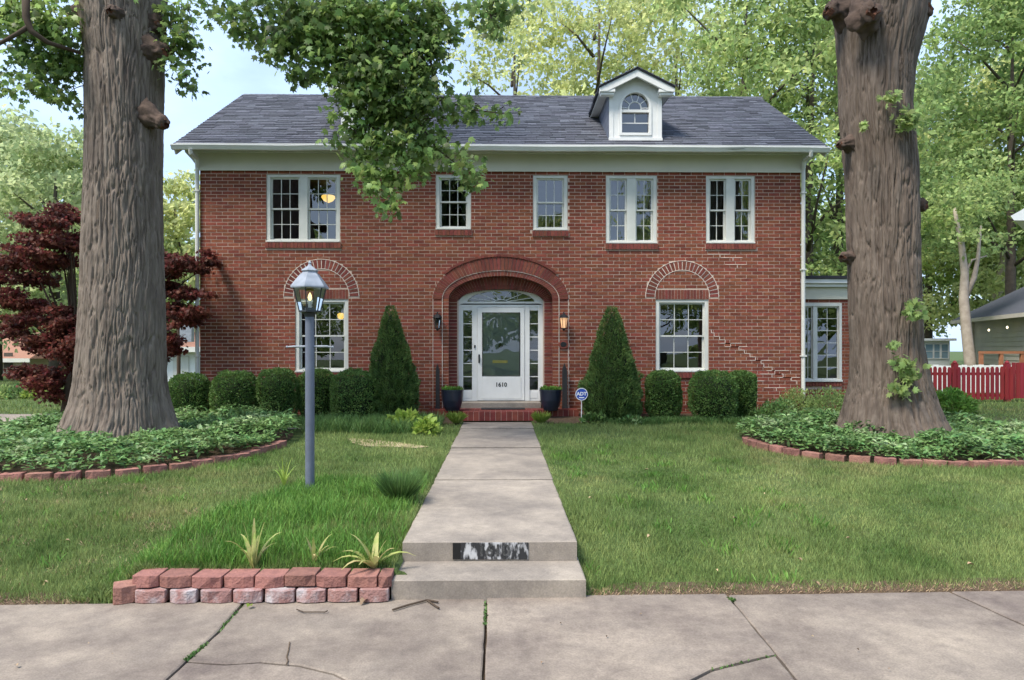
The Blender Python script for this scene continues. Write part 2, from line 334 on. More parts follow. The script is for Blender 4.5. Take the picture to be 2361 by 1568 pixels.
# ------------------------------------------------------------------ ground
def sstep(a, b, v): t = np.clip((v-a)/(b-a), 0, 1); return t*t*(3-2*t)
WX0, WX1 = -.760, .568                       # the front walk
YC = lambda x: 4.83 - .026*(x)*1.0 + .052*x   # back edge of the sidewalk (slightly askew)
def zg(x, y):
    x = np.asarray(x, float); y = np.asarray(y, float)
    yb = y - (4.80 + .026*x)
    z = .0 + .250*sstep(.02, 1.9, yb) + .02*sstep(0, .12, yb)
    wallw = sstep(-2.74, -2.60, x)*(1-sstep(-.72, -.60, x))
    z2 = .165 + .095*sstep(.1, 1.4, yb)
    z2 = np.where(y < 4.885, -.06, z2)
    z = z*(1-wallw) + z2*wallw
    z = z + .065*np.clip((y-6.5)/6.8, 0, 1) + .07*sstep(13.0, 14.2, y)
    z = z + .02*(vnoise(x*.9+40, y*.9+40, x*0)-.5)*sstep(.1, 1.0, yb)
    z = np.where(yb < -.0, -.06, z)
    z = np.where((x > WX0+.015) & (x < WX1-.015) & (y > 4.9) & (y < 13.5), z-.14, z)
    z = np.where(y < 2.0, -.02, z)
    z = np.where(y < -.5, -.25, z)
    return z
def grid_axis(spec):
    out = []
    for a, b, s in spec: out += list(np.arange(a, b, s))
    return np.array(out)
xs = grid_axis([(-400, -60, 20), (-60, -14, 2), (-14, 14, .14), (14, 60, 2), (60, 401, 20)])
ys = np.sort(np.append(grid_axis([(-300, -20, 20), (-20, 2, 1), (2, 15, .09), (15, 60, 1.5), (60, 601, 20)]), [4.875, 4.89]))
xs = np.sort(np.concatenate([xs, [WX0-.002, WX0+.02, WX1-.02, WX1+.002, -2.75, -2.72, -2.69, -2.66, -2.63, -2.60]]))
gx, gy = np.meshgrid(xs, ys); gz = zg(gx, gy)
nx, ny = len(xs), len(ys); idx = np.arange(nx*ny).reshape(ny, nx)
Fq = np.stack([idx[:-1, :-1], idx[:-1, 1:], idx[1:, 1:], idx[1:, :-1]], -1).reshape(-1, 4)
np_mesh('lawn', np.stack([gx, gy, gz], -1).reshape(-1, 3), Fq, M_ground, smooth=True, kind='structure', label='front lawn and surrounding grass ground')
# ---- street side behind the camera
rd = MB().box(-120, -11.5, -.30, 120, -2.6, -.115).build('road', M_asph, kind='structure')
MB().box(-120, -2.6, -.30, 120, -2.42, 0.0).build('kerb', M_conc, kind='structure')
# ---- sidewalk slabs (joint and crack lines are real gaps)
sw = props(bpy.data.objects.new('sidewalk', None), 'grey concrete public sidewalk with cracked slabs', None, None, 'structure'); C.objects.link(sw)
def g2(x, y): p = G(x, y, 0); return (p[0], p[1])
YN = 3.12
def near(p, q):
    "continue the joint p->q to the sidewalk's front edge"
    t = (YN - p[1])/(q[1]-p[1]); return (p[0]+(q[0]-p[0])*t, YN)
back = lambda x: (x, 4.80 + .026*x)
def bk(px):
    p = G(px, 1380, 0)
    x = p[0]
    return back(x)
j0 = [back(-4.9), (-4.9-.1, YN)]
j1 = [bk(570), g2(505, 1455), g2(432, 1522), near(g2(505, 1455), g2(432, 1522))]
j2 = [bk(1121), g2(1115, 1568), near(g2(1121, 1385), g2(1115, 1568))]
j3 = [bk(1685), g2(1790, 1510), near(bk(1685), g2(1790, 1510))]
j4 = [bk(2222), near(bk(2222), g2(2361, 1440))]
crack1 = [g2(432, 1524), g2(520, 1530), g2(600, 1525), g2(690, 1533), g2(770, 1552), g2(815, 1575)]
e1 = near(crack1[-2], crack1[-1]); crack1e = crack1 + [e1]
crack2 = [g2(1790, 1510), g2(1700, 1530), g2(1640, 1545), g2(1595, 1568)]; e2 = near(crack2[-2], crack2[-1]); crack2e = crack2 + [e2]
def shift(pts, dx, dy=0): return [(a+dx, b+dy) for a, b in pts]
g = .009
slabs = []
slabs.append(shift(j0, g) + shift(j1[::-1], -g))
slabs.append([(j1[0][0]+g, j1[0][1]), (j1[1][0]+g, j1[1][1])] + shift(crack1e, .0, .007) + [(j2[2][0]-g, YN), (j2[1][0]-g, j2[1][1]), (j2[0][0]-g, j2[0][1])])
slabs.append(shift([j1[3]], g) + shift(crack1e, 0, -.007)[:-1] + [(e1[0]-.01, YN)])
slabs.append([(j2[0][0]+g, j2[0][1]+.025), (j2[1][0]+g, j2[1][1]), (j2[2][0]+g, YN)] + [(e2[0]-.01, YN)] + shift(crack2[::-1], -.004, .006) + [(j3[0][0]-g, j3[0][1])])
slabs.append([(e2[0]+.006, YN), (j3[2][0]-g, YN), (j3[1][0]-g, j3[1][1]-.008)] + shift(crack2[1:], .002, -.008))
slabs.append([(j3[0][0]+g, j3[0][1]), (j3[1][0]+g, j3[1][1]), (j3[2][0]+g, YN), (j4[1][0]-g, YN), (j4[0][0]-g, j4[0][1])])
slabs.append([(j4[0][0]+g, j4[0][1]), (j4[1][0]+g, YN), (j4[1][0]+1.9, YN), back(j4[0][0]+1.75)])
for k in range(5):
    xa = -5.0 - 1.7*k; slabs.append([back(xa-.01), (xa-.1, YN), (xa-1.8+.02, YN), back(xa-1.7+.01)])
    xb = j4[0][0]+1.77+1.75*k; slabs.append([back(xb), (xb+.15, YN), (xb+1.88, YN), back(xb+1.73)])
def subdiv(pts, step=.09, amp=.0035):
    out = []
    for i in range(len(pts)):
        a, b = pts[i], pts[(i+1) % len(pts)]; L = math.hypot(b[0]-a[0], b[1]-a[1]); n = max(1, int(L/step)); out.append(a)
        nxv = (-(b[1]-a[1])/max(L, 1e-6), (b[0]-a[0])/max(L, 1e-6))
        for q in range(1, n):
            t = q/n; e = random.uniform(-amp, amp); out.append((a[0]+(b[0]-a[0])*t+nxv[0]*e, a[1]+(b[1]-a[1])*t+nxv[1]*e))
    return out
for i, s in enumerate(slabs):
    near_cam = i < 7
    MB().slab(subdiv(s) if near_cam else s, -.09, .0 + (0.006 if i == 3 else random.uniform(-.004, .002)), .008).build('slab', M_conc, sw)
# the thin crack up into the left middle slab: a raised-edge hairline is a shallow groove strip just above the slab
m = MB(); cp = [G(*q, .0035) for q in [(668, 1480), (665, 1500), (661, 1514), (664, 1524), (660, 1532)]]
for a, b in zip(cp[:-1], cp[1:]): m.bar(a, b, .006, .002)
m.build('crack', M_soil, sw)
MB().box(-14, 3.05, -.12, 14, 4.78, -.035).build('sidewalk_bed', M_soil, kind='structure')
xs_ = np.linspace(-14, 14, 160); gx_, gy_ = np.meshgrid(xs_, np.linspace(-.035, .14, 5)); yy_ = 4.80+.026*gx_+gy_+np.where(gy_ > .13, .05*(vnoise(gx_*4, gx_*0, gx_*0)-.2), 0)
gz_ = np.where((gy_ < 0) | ((gx_ > -3.05) & (gx_ < .62)), -.03, zg(gx_, np.maximum(yy_, 4.802+.026*gx_))+.012)
i_ = np.arange(gx_.size).reshape(gx_.shape); np_mesh('soil_edge', np.stack([gx_, yy_, gz_], -1).reshape(-1, 3), np.stack([i_[:-1, :-1], i_[:-1, 1:], i_[1:, 1:], i_[1:, :-1]], -1).reshape(-1, 4), M_soil, kind='structure', label='bare soil edge between lawn and sidewalk')
# ---- front walk and its two steps
fw = props(bpy.data.objects.new('front_walk', None), 'concrete front walk with two low steps leading to the door', None, None, 'structure'); C.objects.link(fw)
wy = [(5.20, 7.66), (7.675, 10.06), (10.075, 12.3), (12.315, 13.28)]
for i, (a, b) in enumerate(wy):
    z = .282 + .065*max(0, (a-6.5))/6.8; z2 = z + .004
    MB().slab(subdiv([(WX0, a), (WX1, a), (WX1, b), (WX0, b)], .12, .004), z-.147, z, .010).build('slab', M_conc2, fw)
MB().slab(subdiv([(-.775, 4.775), (.585, 4.775), (.585, 5.30), (-.775, 5.30)], .12, .003), -.05, .1335, .009).build('step', M_conc2, fw)
MB().box(WX0+.02, 5.24, 0, WX1-.02, 13.2, .132).build('footing', M_conc2, fw)
# worn painted house-number plate on the riser of the upper step
xa, xb = PX(1044, 5.2), PX(1218, 5.2)
xm = PX(1062, 5.2)
MB().box(xa, 5.192, .150, xm, 5.1995, .272).build('painted_panel', M_num, fw)
MB().box(xm+.001, 5.192, .148, xb, 5.1995, .274).build('painted_panel', M_stepface, fw, label='worn black and white painted number panel')
def text_mesh(txt, size, x, y, z, mat_, name, parent, depth=.002, bold=.0, **kw):
    cu = bpy.data.curves.new(name, 'FONT'); cu.body = txt; cu.size = size; cu.extrude = depth; cu.offset = bold; cu.align_x = 'CENTER'; cu.align_y = 'CENTER'; cu.resolution_u = 3
    to = bpy.data.objects.new('tmp', cu); C.objects.link(to)
    dg = bpy.context.evaluated_depsgraph_get(); me = bpy.data.meshes.new_from_object(to.evaluated_get(dg))
    bpy.data.objects.remove(to)
    me.transform(Matrix.Rotation(R(90), 4, 'X'))
    o0 = wloc(parent) if parent is not None else Vector((0, 0, 0))
    me.transform(Matrix.Translation(Vector((x, y, z))-o0))
    me.materials.clear()
    return link(name, me, mat_, parent, **kw)
text_mesh('1610', .125, (xm+xb)/2-.005, 5.190, .212, mat('worn_grey_paint', (.10, .10, .10), (.03, .03, .03), rough=.8, scale=40), 'house_number', fw, .001, .003)

# ------------------------------------------------------------------ the brick house
W = 14.2
hx0, hx1 = PX(461, W), PX(1846, W); HB = 21.3
Zb = .36; Zf = PZ(1150, 395, W)
house = thing('brick_house', 'two-storey red brick house with grey shingled gable roof and arched white front door', 'house', ((hx0+hx1)/2, W, Zb))
def wx(x): return PX(x, W)
def wz(x, y): return PZ(x, y, W)
# openings in the facade: (x0, y0, x1, y1) in picture units
ups = [(614, 401, 784, 559), (1005, 403, 1086, 530), (1229, 405, 1309, 532), (1397, 405, 1515, 562), (1628, 405, 1741, 562)]
lows = [(681, 689, 803, 859), (1512, 692, 1634, 858)]
zu_top = wz(1150, 403.5)
def rect(r, ztop=None):
    xm_ = (r[0]+r[2])/2
    return (wx(r[0]), wz(xm_, r[3]), wx(r[2]), wz(xm_, r[1]) if ztop is None else ztop)
ru = [rect(r, zu_top) for r in ups]
zl_top, zl_bot = wz(1150, 690.5), wz(1150, 858.5)
rl = [(wx(r[0]), zl_bot, wx(r[2]), zl_top) for r in lows]
dcx = wx(1154.5)                               # axis of the door
U = W/F                                        # metres per picture unit on the wall
spr = wz(1154, 690)
E1 = (156*U, 97*U); E2 = (134.5*U, 66*U); E3 = (120*U, 54*U)
door_open = (dcx-E3[0], Zb-.1, dcx+E3[0], spr)
cells = [door_open] + ru + rl
# mortar wall with real openings
m = MB(); x_c = sorted({hx0, hx1, dcx-E1[0], dcx+E1[0], *[c[0] for c in cells], *[c[2] for c in cells]})
arch_box = (dcx-E1[0], spr, dcx+E1[0], spr+E1[1])
z_c = sorted({Zb-.2, Zf+.05, spr, spr+E1[1], *[c[1] for c in cells], *[c[3] for c in cells]})
z_c = [z for z in z_c if Zb-.2 <= z <= Zf+.05]
YM = W + .004
for i in range(len(x_c)-1):
    for j in range(len(z_c)-1):
        a, b, c, d = x_c[i], z_c[j], x_c[i+1], z_c[j+1]; mxx, mzz = (a+c)/2, (b+d)/2
        if any(q[0] < mxx < q[2] and q[1] < mzz < q[3] for q in cells + [arch_box]): continue
        m.add([(a, YM, b), (c, YM, b), (c, YM, d), (a, YM, d)], [(0, 1, 2, 3)])
NA = 48; top = spr+E1[1]
for i in range(NA):
    t0, t1 = math.pi*i/NA, math.pi*(i+1)/NA
    def inn(t): return (dcx-E3[0]*math.cos(t), YM, spr+E3[1]*math.sin(t))
    def out(t):
        x = dcx-E1[0]*math.cos(t)*1.0; return (x, YM, top)
    m.add([inn(t0), out(t0), out(t1), inn(t1)], [(0, 3, 2, 1)])
m.add([(dcx-E1[0], YM, spr), (dcx-E3[0], YM, spr), (dcx-E1[0], YM, top)], [(0, 1, 2)])
m.add([(dcx+E3[0], YM, spr), (dcx+E1[0], YM, spr), (dcx+E1[0], YM, top)], [(0, 1, 2)])
for q in ru + rl:      # reveals
    x0, z0, x1, z1 = q; y0, y1 = YM, W+.20
    m.add([(x0,y0,z0),(x0,y1,z0),(x0,y1,z1),(x0,y0,z1)], [(0,1,2,3)]).add([(x1,y0,z0),(x1,y1,z0),(x1,y1,z1),(x1,y0,z1)], [(3,2,1,0)])
    m.add([(x0,y0,z0),(x1,y0,z0),(x1,y1,z0),(x0,y1,z0)], [(0,1,2,3)]).add([(x0,y0,z1),(x1,y0,z1),(x1,y1,z1),(x0,y1,z1)], [(3,2,1,0)])
m.build('wall', M_mortar, house)
# side and back walls (brick texture relief only where no one looks straight at them)
def brick_tex():
    m = bpy.data.materials.new('brick_side'); m.use_nodes = True; N, L = m.node_tree.nodes, m.node_tree.links; b = N['Principled BSDF']; b.inputs['Roughness'].default_value = .9
    t = N.new('ShaderNodeTexCoord'); sp = N.new('ShaderNodeSeparateXYZ'); L.new(t.outputs['Object'], sp.inputs[0]); cb = N.new('ShaderNodeCombineXYZ')
    ad = N.new('ShaderNodeMath'); L.new(sp.outputs['X'], ad.inputs[0]); L.new(sp.outputs['Y'], ad.inputs[1]); L.new(ad.outputs[0], cb.inputs['X']); L.new(sp.outputs['Z'], cb.inputs['Y'])
    bt = N.new('ShaderNodeTexBrick'); bt.inputs['Scale'].default_value = 1; bt.inputs['Brick Width'].default_value = .225; bt.inputs['Row Height'].default_value = .0715; bt.inputs['Mortar Size'].default_value = .006
    bt.inputs['Color1'].default_value = (.24, .055, .038, 1); bt.inputs['Color2'].default_value = (.17, .045, .033, 1); bt.inputs['Mortar'].default_value = (.38, .28, .22, 1)
    L.new(cb.outputs[0], bt.inputs['Vector']); L.new(bt.outputs['Color'], b.inputs['Base Color']); return m
M_bside = brick_tex()
RZ0 = 5.86; RY0 = 13.80; RYR = 17.56; RZR = PZ(1155, 221, RYR); SL = (RZR-RZ0)/(RYR-RY0)
EX0, EX1 = PX(400, RY0), PX(1908, RY0)
side = MB()
for xx in (hx0, hx1):
    s_ = -1 if xx == hx0 else 1
    xo = xx
    yb_ = 2*RYR - W
    side.add([(xo, W+.012, Zb-.3), (xo, yb_, Zb-.3), (xo, yb_, Zf+.2), (xo, RYR, RZR-.25), (xo, W+.012, Zf+.2)], [(0, 1, 2, 3, 4)] if s_ > 0 else [(4, 3, 2, 1, 0)])
side.add([(hx0, 2*RYR-W, Zb-.3), (hx1, 2*RYR-W, Zb-.3), (hx1, 2*RYR-W, Zf+.2), (hx0, 2*RYR-W, Zf+.2)], [(0, 1, 2, 3)])
side.build('side_wall', M_bside, house)
yb_ = 2*RYR - W
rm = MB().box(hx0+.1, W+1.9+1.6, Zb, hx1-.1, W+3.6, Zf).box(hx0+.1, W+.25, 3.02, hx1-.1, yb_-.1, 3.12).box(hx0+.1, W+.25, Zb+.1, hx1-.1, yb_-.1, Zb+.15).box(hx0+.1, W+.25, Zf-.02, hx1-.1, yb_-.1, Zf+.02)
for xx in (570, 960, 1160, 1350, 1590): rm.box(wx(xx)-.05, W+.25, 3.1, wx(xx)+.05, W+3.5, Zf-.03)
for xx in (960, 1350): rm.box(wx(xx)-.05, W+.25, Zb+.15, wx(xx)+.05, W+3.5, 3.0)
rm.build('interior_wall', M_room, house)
# ---- bricks
CO, BL, JT = .0715, .220, .0118
arcs = [(wx(741), wz(741, 684), 86*U, 64*U), (wx(1573), wz(1573, 686), 85*U, 63.5*U)]
jack = [(c[0]-62*U, zl_top+.004, c[0]+62*U, zl_top+.004+.205) for c in arcs]
sills = []
for q in ru + rl: sills.append((q[0]-.02, q[1]-.118, q[2]+.02, q[1]))
bl = []
def spans(z0, z1):
    zc = (z0+z1)/2; ex = []
    for q in ru + rl + sills:
        if q[1] < z1-.01 and q[3] > z0+.01: ex.append((q[0], q[2]))
    for q in jack:
        if q[1] < z1-.015 and q[3] > z0+.015: ex.append((q[0], q[2]))
    for (ax, az, ro, ri) in arcs:
        dz = zc-az
        if -.02 < dz < ro:
            ho = math.sqrt(max(0, ro*ro-dz*dz))+.008
            if dz < ri-.02:
                hi = math.sqrt(max(0, ri*ri-dz*dz))-.006; ex += [(ax-ho, ax-hi), (ax+hi, ax+ho)]
            else: ex.append((ax-ho, ax+ho))
    dz = zc-spr
    if dz < 0: ex.append((dcx-E1[0]-.002, dcx+E1[0]+.002))
    elif dz < E1[1]: h = E1[0]*math.sqrt(1-(dz/E1[1])**2)+.01; ex.append((dcx-h, dcx+h))
    ex.sort(); out = []; x = hx0
    for a, b in ex:
        if a > x: out.append((x, a))
        x = max(x, b)
    if x < hx1: out.append((x, hx1))
    return out
row = 0; z = Zf-CO
while z > Zb-.05:
    off = 0 if row % 2 == 0 else (BL+JT)/2
    for a, b in spans(z, z+CO):
        k = math.floor((a-hx0-off)/(BL+JT))
        while True:
            xa_ = hx0+off+k*(BL+JT); xb_ = xa_+BL; k += 1
            if xa_ > b: break
            x0, x1 = max(xa_, a+.004), min(xb_, b-.004)
            if x1-x0 > .03: bl.append((x0, z+JT/2, x1, z+CO-JT/2))
    # jambs of the big arch, one brick per course on each side
    if z+CO/2 < spr:
        for s_ in (-1, 1):
            for (p, q) in ((E1[0]-.004, E2[0]+.006), (E2[0]-.006, E3[0])):
                x0, x1 = sorted((dcx+s_*p, dcx+s_*q)); bl.append((x0, z+JT/2, x1, z+CO-JT/2))
    row += 1; z -= CO
def brick_mesh(w, h, d=.045):
    me = MB().box(-w/2, 0, -h/2, w/2, d, h/2); mm = bpy.data.meshes.new('brick')
    mm.from_pydata(me.v, [], me.f); mm.materials.append(M_brick); mm.update(); return mm
full = brick_mesh(BL, CO-JT)
fulls = [b for b in bl if abs(b[2]-b[0]-BL) < .001]; fulls.sort(key=lambda b: ((b[0]+b[2])/2-.1)**2 + ((b[1]+b[3])/2-2.4)**2*1.0)
# hidden behind door-side spruces is fine; pick the 300 nearest to the camera
pick = set(fulls[:300]); hl = Vector(house.location)
for b in fulls[:300]:
    o = bpy.data.objects.new('brick', full); C.objects.link(o); o.parent = house
    o.location = Vector(((b[0]+b[2])/2+random.uniform(-.0015, .0015), W+random.uniform(-.0015, .0025), (b[1]+b[3])/2)) - hl
    o.rotation_euler = (0, random.uniform(-.004, .004), 0)
m = MB()
for b in bl:
    if b in pick: continue
    m.cur = random.random(); e = random.uniform(-.0015, .0025); j = random.uniform(-.0012, .0012)
    m.box(b[0], W+e, b[1]+j, b[2], W+.045, b[3]+j)
m.build('brickwork', M_brick, house, kind='stuff')
# ---- arch bricks
def ring(cx, cz, a0, b0, a1, b1, n, y, name='arch_brick', depth=.05, gap=.10, t0=0, t1=math.pi, matl=None, y2=None):
    for i in range(n):
        u0 = t0+(t1-t0)*(i+gap/2)/n; u1 = t0+(t1-t0)*(i+1-gap/2)/n
        pts = [(cx-a1*math.cos(u0), cz+b1*math.sin(u0)), (cx-a0*math.cos(u0), cz+b0*math.sin(u0)), (cx-a0*math.cos(u1), cz+b0*math.sin(u1)), (cx-a1*math.cos(u1), cz+b1*math.sin(u1))]
        e = random.uniform(-.002, .003)
        MB().prism(pts, y+e, y+depth).build(name, matl or M_brickd, house)
for (ax, az, ro, ri) in arcs:
    ring(ax, az, ro-.006, ro-.006, ri+.004, ri+.004, 26, W-.004, gap=.22)
    m = MB()
    for rr in (ro, ri):      # bright pointing lines that edge the ring
        pts = [(ax-rr*math.cos(math.pi*i/40), W-.001, az+rr*math.sin(math.pi*i/40)) for i in range(41)]
        for p, q in zip(pts[:-1], pts[1:]): m.bar(p, q, .010, .012, (0, 1, 0))
    for i in range(30):
        a_, b_ = math.pi*i/30, math.pi*(i+1)/30
        m.add([(ax-ro*math.cos(a_), W+.0025, az+ro*math.sin(a_)), (ax-ro*math.cos(b_), W+.0025, az+ro*math.sin(b_)), (ax-ri*math.cos(b_), W+.0025, az+ri*math.sin(b_)), (ax-ri*math.cos(a_), W+.0025, az+ri*math.sin(a_))], [(0, 1, 2, 3)])
    m.build('pointing', M_repair, house, kind='stuff')
for q in jack:
    n = 17; w = (q[2]-q[0])/n
    for i in range(n): MB().box(q[0]+i*w+.004, W-.002+random.uniform(0, .003), q[1]+.006, q[0]+(i+1)*w-.004, W+.05, q[3]-.006).build('arch_brick', M_brickd, house)
ring(dcx, spr, E1[0], E1[1], E2[0]+.004, E2[1]+.006, 52, W-.022, depth=.07, gap=.14)
ring(dcx, spr, E2[0]-.006, E2[1]-.006, E3[0], E3[1], 52, W-.004, depth=.30, gap=.13)
# thin projecting drip course above the arch
ring(dcx, spr, E1[0]+.050, E1[1]+.060, E1[0]+.006, E1[1]+.006, 40, W-.040, depth=.07, gap=.08, t0=.62, t1=math.pi-.62, name='drip_brick')
m = MB(); 
for (a_, b_) in ((E2[0]-.001, E2[1]),):
    pts = [(dcx-a_*math.cos(math.pi*i/60), W-.010, spr+b_*math.sin(math.pi*i/60)) for i in range(61)]
    pts = [(dcx-a_, W-.010, .54)] + pts + [(dcx+a_, W-.010, .54)]
    for p, q in zip(pts[:-1], pts[1:]): m.bar(p, q, .011, .012, (0, 1, 0))
for s_ in (-1, 1): m.bar((dcx+s_*(E1[0]), W-.001, .5), (dcx+s_*E1[0], W-.001, spr), .009, .010, (0, 1, 0))
m.build('pointing', M_repair, house, kind='stuff')
# sills
for q in sills:
    n = max(8, int((q[2]-q[0])/.0715)); w = (q[2]-q[0])/n
    MB().box(q[0]+.002, W-.012, q[1]+.004, q[2]-.002, W+.04, q[3]-.012).build('sill_mortar', M_mortar, house)
    for i in range(n): MB().box(q[0]+i*w+.004, W-.030, q[1], q[0]+(i+1)*w-.004, W+.1, q[3]-.004).build('sill_brick', M_brickd, house)
# stepped repair in the joints right of the lower right window
m = MB()
def zz(points):
    for p, q in zip(points[:-1], points[1:]): m.bar((p[0], W+.001, p[1]), (q[0], W+.001, q[1]), .011, .010, (0, 1, 0))
course = lambda k: Zf - CO*k
x = wx(1640); k0 = int((Zf-wz(1640, 770))/CO)
pts = [(x, course(k0-1)), (x, course(k0))]
for s_ in range(18):
    xn = x + random.choice([.058, .116, .116, .174]); pts.append((xn, course(k0+s_))); pts.append((xn, course(k0+s_+1))); x = xn
    if random.random() < .35: zz([(xn-.12, course(k0+s_+1)), (xn+.35, course(k0+s_+1))])
    if x > hx1-.15: break
zz(pts)
for (cx_, cy_) in ((1660, 590), (1700, 610), (1690, 600), (1790, 895), (1740, 880), (1780, 870), (1430, 1), (1335, 880)):
    if cy_ < 100: continue
    kk = int((Zf-wz(cx_, cy_))/CO); zz([(wx(cx_)-.25, course(kk)), (wx(cx_)+.2, course(kk))]); zz([(wx(cx_), course(kk)), (wx(cx_), course(kk+1))])
m.build('repaired_joint', M_repair, house, kind='stuff')

# ---- windows
def window(q, units, rows=(2, 2), split=.5, y=W+.075, curtain=None, casing=.075, frame_w=.035, mat_f=None, nm='window', lamp=None, ym=W):
    "q: opening; units: list of (x0 frac, x1 frac, columns)"
    x0, z0, x1, z1 = q; mf = mat_f or M_trim
    m = MB(); e = .003
    yf = ym+.018
    m.box(x0+e, yf, z0+e, x0+casing, yf+.16, z1-e).box(x1-casing, yf, z0+e, x1-e, yf+.16, z1-e)
    m.box(x0+casing, yf, z1-casing*.8, x1-casing, yf+.16, z1-e).box(x0+casing, yf-.008, z0+e, x1-casing, yf+.16, z0+casing*.8)
    m.box(x0+e, yf-.045, z0+.004, x1-e, yf-.001, z0+.036)
    iw0, iw1 = x0+casing, x1-casing; iz0, iz1 = z0+casing*.8, z1-casing*.8
    us = []
    for i, (a, b, nc) in enumerate(units):
        ua, ub = iw0+(iw1-iw0)*a, iw0+(iw1-iw0)*b; us.append((ua, ub, nc))
        if i: m.box(us[i-1][1], yf+.002, iz0, ua, yf+.15, iz1)
    w = m.build(nm, mf, house, bevel=.004)
    for (ua, ub, nc) in us:
        zm = iz0+(iz1-iz0)*split
        for top_ in (0, 1):
            a, b = (zm-.016, iz1) if top_ else (iz0, zm+.016)
            ys_ = y-.012 if top_ else y+.022
            s = MB(); fw_ = frame_w
            s.box(ua+.002, ys_, a, ua+fw_, ys_+.03, b).box(ub-fw_, ys_, a, ub-.002, ys_+.03, b)
            s.box(ua+fw_, ys_, b-fw_*.9, ub-fw_, ys_+.03, b).box(ua+fw_, ys_, a, ub-fw_, ys_+.03, a+fw_*.9)
            ga, gb, gc, gd = ua+fw_, ub-fw_, a+fw_*.9, b-fw_*.9
            for c in range(1, nc): xx = ga+(gb-ga)*c/nc; s.box(xx-.007, ys_+.006, gc, xx+.007, ys_+.024, gd)
            for r in range(1, rows[top_]): zz_ = gc+(gd-gc)*r/rows[top_]; s.box(ga, ys_+.007, zz_-.007, gb, ys_+.023, zz_+.007)
            s.build('sash', mf, w)
            for c in range(nc):
                for r in range(rows[top_]):
                    p0, p1 = ga+(gb-ga)*c/nc, ga+(gb-ga)*(c+1)/nc; q0, q1 = gc+(gd-gc)*r/rows[top_], gc+(gd-gc)*(r+1)/rows[top_]
                    t = random.uniform(-.0012, .0012); t2 = random.uniform(-.0012, .0012)
                    MB().add([(p0, ys_+.014+t, q0), (p1, ys_+.014-t, q0), (p1, ys_+.014-t+t2, q1), (p0, ys_+.014+t+t2, q1)], [(0, 1, 2, 3)]).build('pane', M_glass, w)
        if curtain == 'sides' or curtain == 'full':
            for (c0, c1) in (((ua, ua+(ub-ua)*.24), (ub-(ub-ua)*.24, ub)) if curtain == 'sides' else ((ua, ub),)):
                s = MB(); n = 14
                for i in range(n):
                    x_a = c0+(c1-c0)*i/n; x_b = c0+(c1-c0)*(i+1)/n; ya = W+.30+.02*math.sin(i*2.1); yb2 = W+.30+.02*math.sin((i+1)*2.1)
                    s.add([(x_a, ya, iz0-.1), (x_b, yb2, iz0-.1), (x_b, yb2, iz1+.1), (x_a, ya, iz1+.1)], [(0, 1, 2, 3)])
                s.build('curtain', M_curtain, w)
    return w
w1 = window(ru[0], [(0, .44, 3), (.56, 1, 3)], curtain='none')
w2 = window(ru[1], [(0, 1, 3)], curtain='sides', split=.52)
w3 = window(ru[2], [(0, 1, 3)], rows=(2, 1), split=.52)
w4 = window(ru[3], [(0, .40, 2), (.60, 1, 2)], curtain='full')
w5 = window(ru[4], [(0, .40, 2), (.60, 1, 2)], curtain='full')
w6 = window(rl[0], [(0, 1, 3)], split=.50)
w7 = window(rl[1], [(0, 1, 3)], split=.50)
# lit lamps in the rooms
lx, lz = P(757, 458, W+.9)[0], P(757, 458, W+.9)[2]
MB().lathe((lx, W+.9, lz), [(.02, -.09), (.10, -.05), (.15, .02), (.14, .06), (.03, .07)], 16).build('ceiling_lamp', M_warm, house, label='lit amber bowl lamp seen through the upper left window')
lx, _, lz = P(786, 729, W+1.2)
MB().lathe((lx, W+1.2, lz), [(.03, -.07), (.07, -.04), (.08, .04), (.04, .07)], 14).build('room_lamp', M_warm, house)
lx, _, lz = P(1490, 497, W+1.0)
MB().lathe((lx, W+1.0, lz), [(.02, -.05), (.05, -.03), (.05, .03), (.02, .04)], 12).build('room_lamp', emat('red_lamp', (.9, .2, .08), 1.2), house)

# ---- frieze, cornice, gutter, downspouts
zfr0, zfr1 = Zf-.005, wz(1150, 357)
m = MB(); m.box(hx0-.02, W-.035, zfr0, hx1+.02, W+.02, zfr1)
m.box(hx0-.025, W-.050, zfr0-.012, hx1+.025, W-.0355, zfr0+.055)
m.build('frieze', M_frieze, house, bevel=.004)
m = MB(); m.box(hx0-.02, W-.12, zfr1+.001, hx1+.02, W+.02, zfr1+.05).box(hx0-.02, W-.19, zfr1+.051, hx1+.02, W+.02, zfr1+.085)
m.build('cornice_moulding', M_trim, house, bevel=.008)
sof = zfr1+.088
m = MB(); m.box(EX0+.03, RY0+.03, sof, EX1-.03, W+.02, sof+.02)
m.box(EX0+.02, RY0+.01, sof-.02, EX1-.02, RY0+.03, RZ0-.02).build('soffit', M_trim, house)
m = MB()   # K-profile gutter
gp = [(RY0-.10, RZ0-.005), (RY0-.10, RZ0-.03), (RY0-.085, RZ0-.05), (RY0-.05, RZ0-.105), (RY0+.008, RZ0-.105), (RY0+.008, RZ0-.005), (RY0-.0, RZ0-.005), (RY0-.0, RZ0-.095), (RY0-.045, RZ0-.095), (RY0-.078, RZ0-.045), (RY0-.092, RZ0-.03), (RY0-.092, RZ0-.005)]
n = len(gp); xsn = np.linspace(EX0-.02, EX1+.02, 24); V = []; Fs = []
for i, xx in enumerate(xsn):
    sag = .006*math.sin(i*1.3)+.004*math.sin(i*2.9)
    V += [(xx, a, b+sag) for a, b in gp]
for i in range(23):
    for k in range(n): k2 = (k+1) % n; Fs.append((i*n+k, i*n+k2, (i+1)*n+k2, (i+1)*n+k))
Fs += [tuple(range(n)), tuple(range(24*n-1, 23*n-1, -1))]
m.add(V, Fs); m.build('gutter', M_white, house)
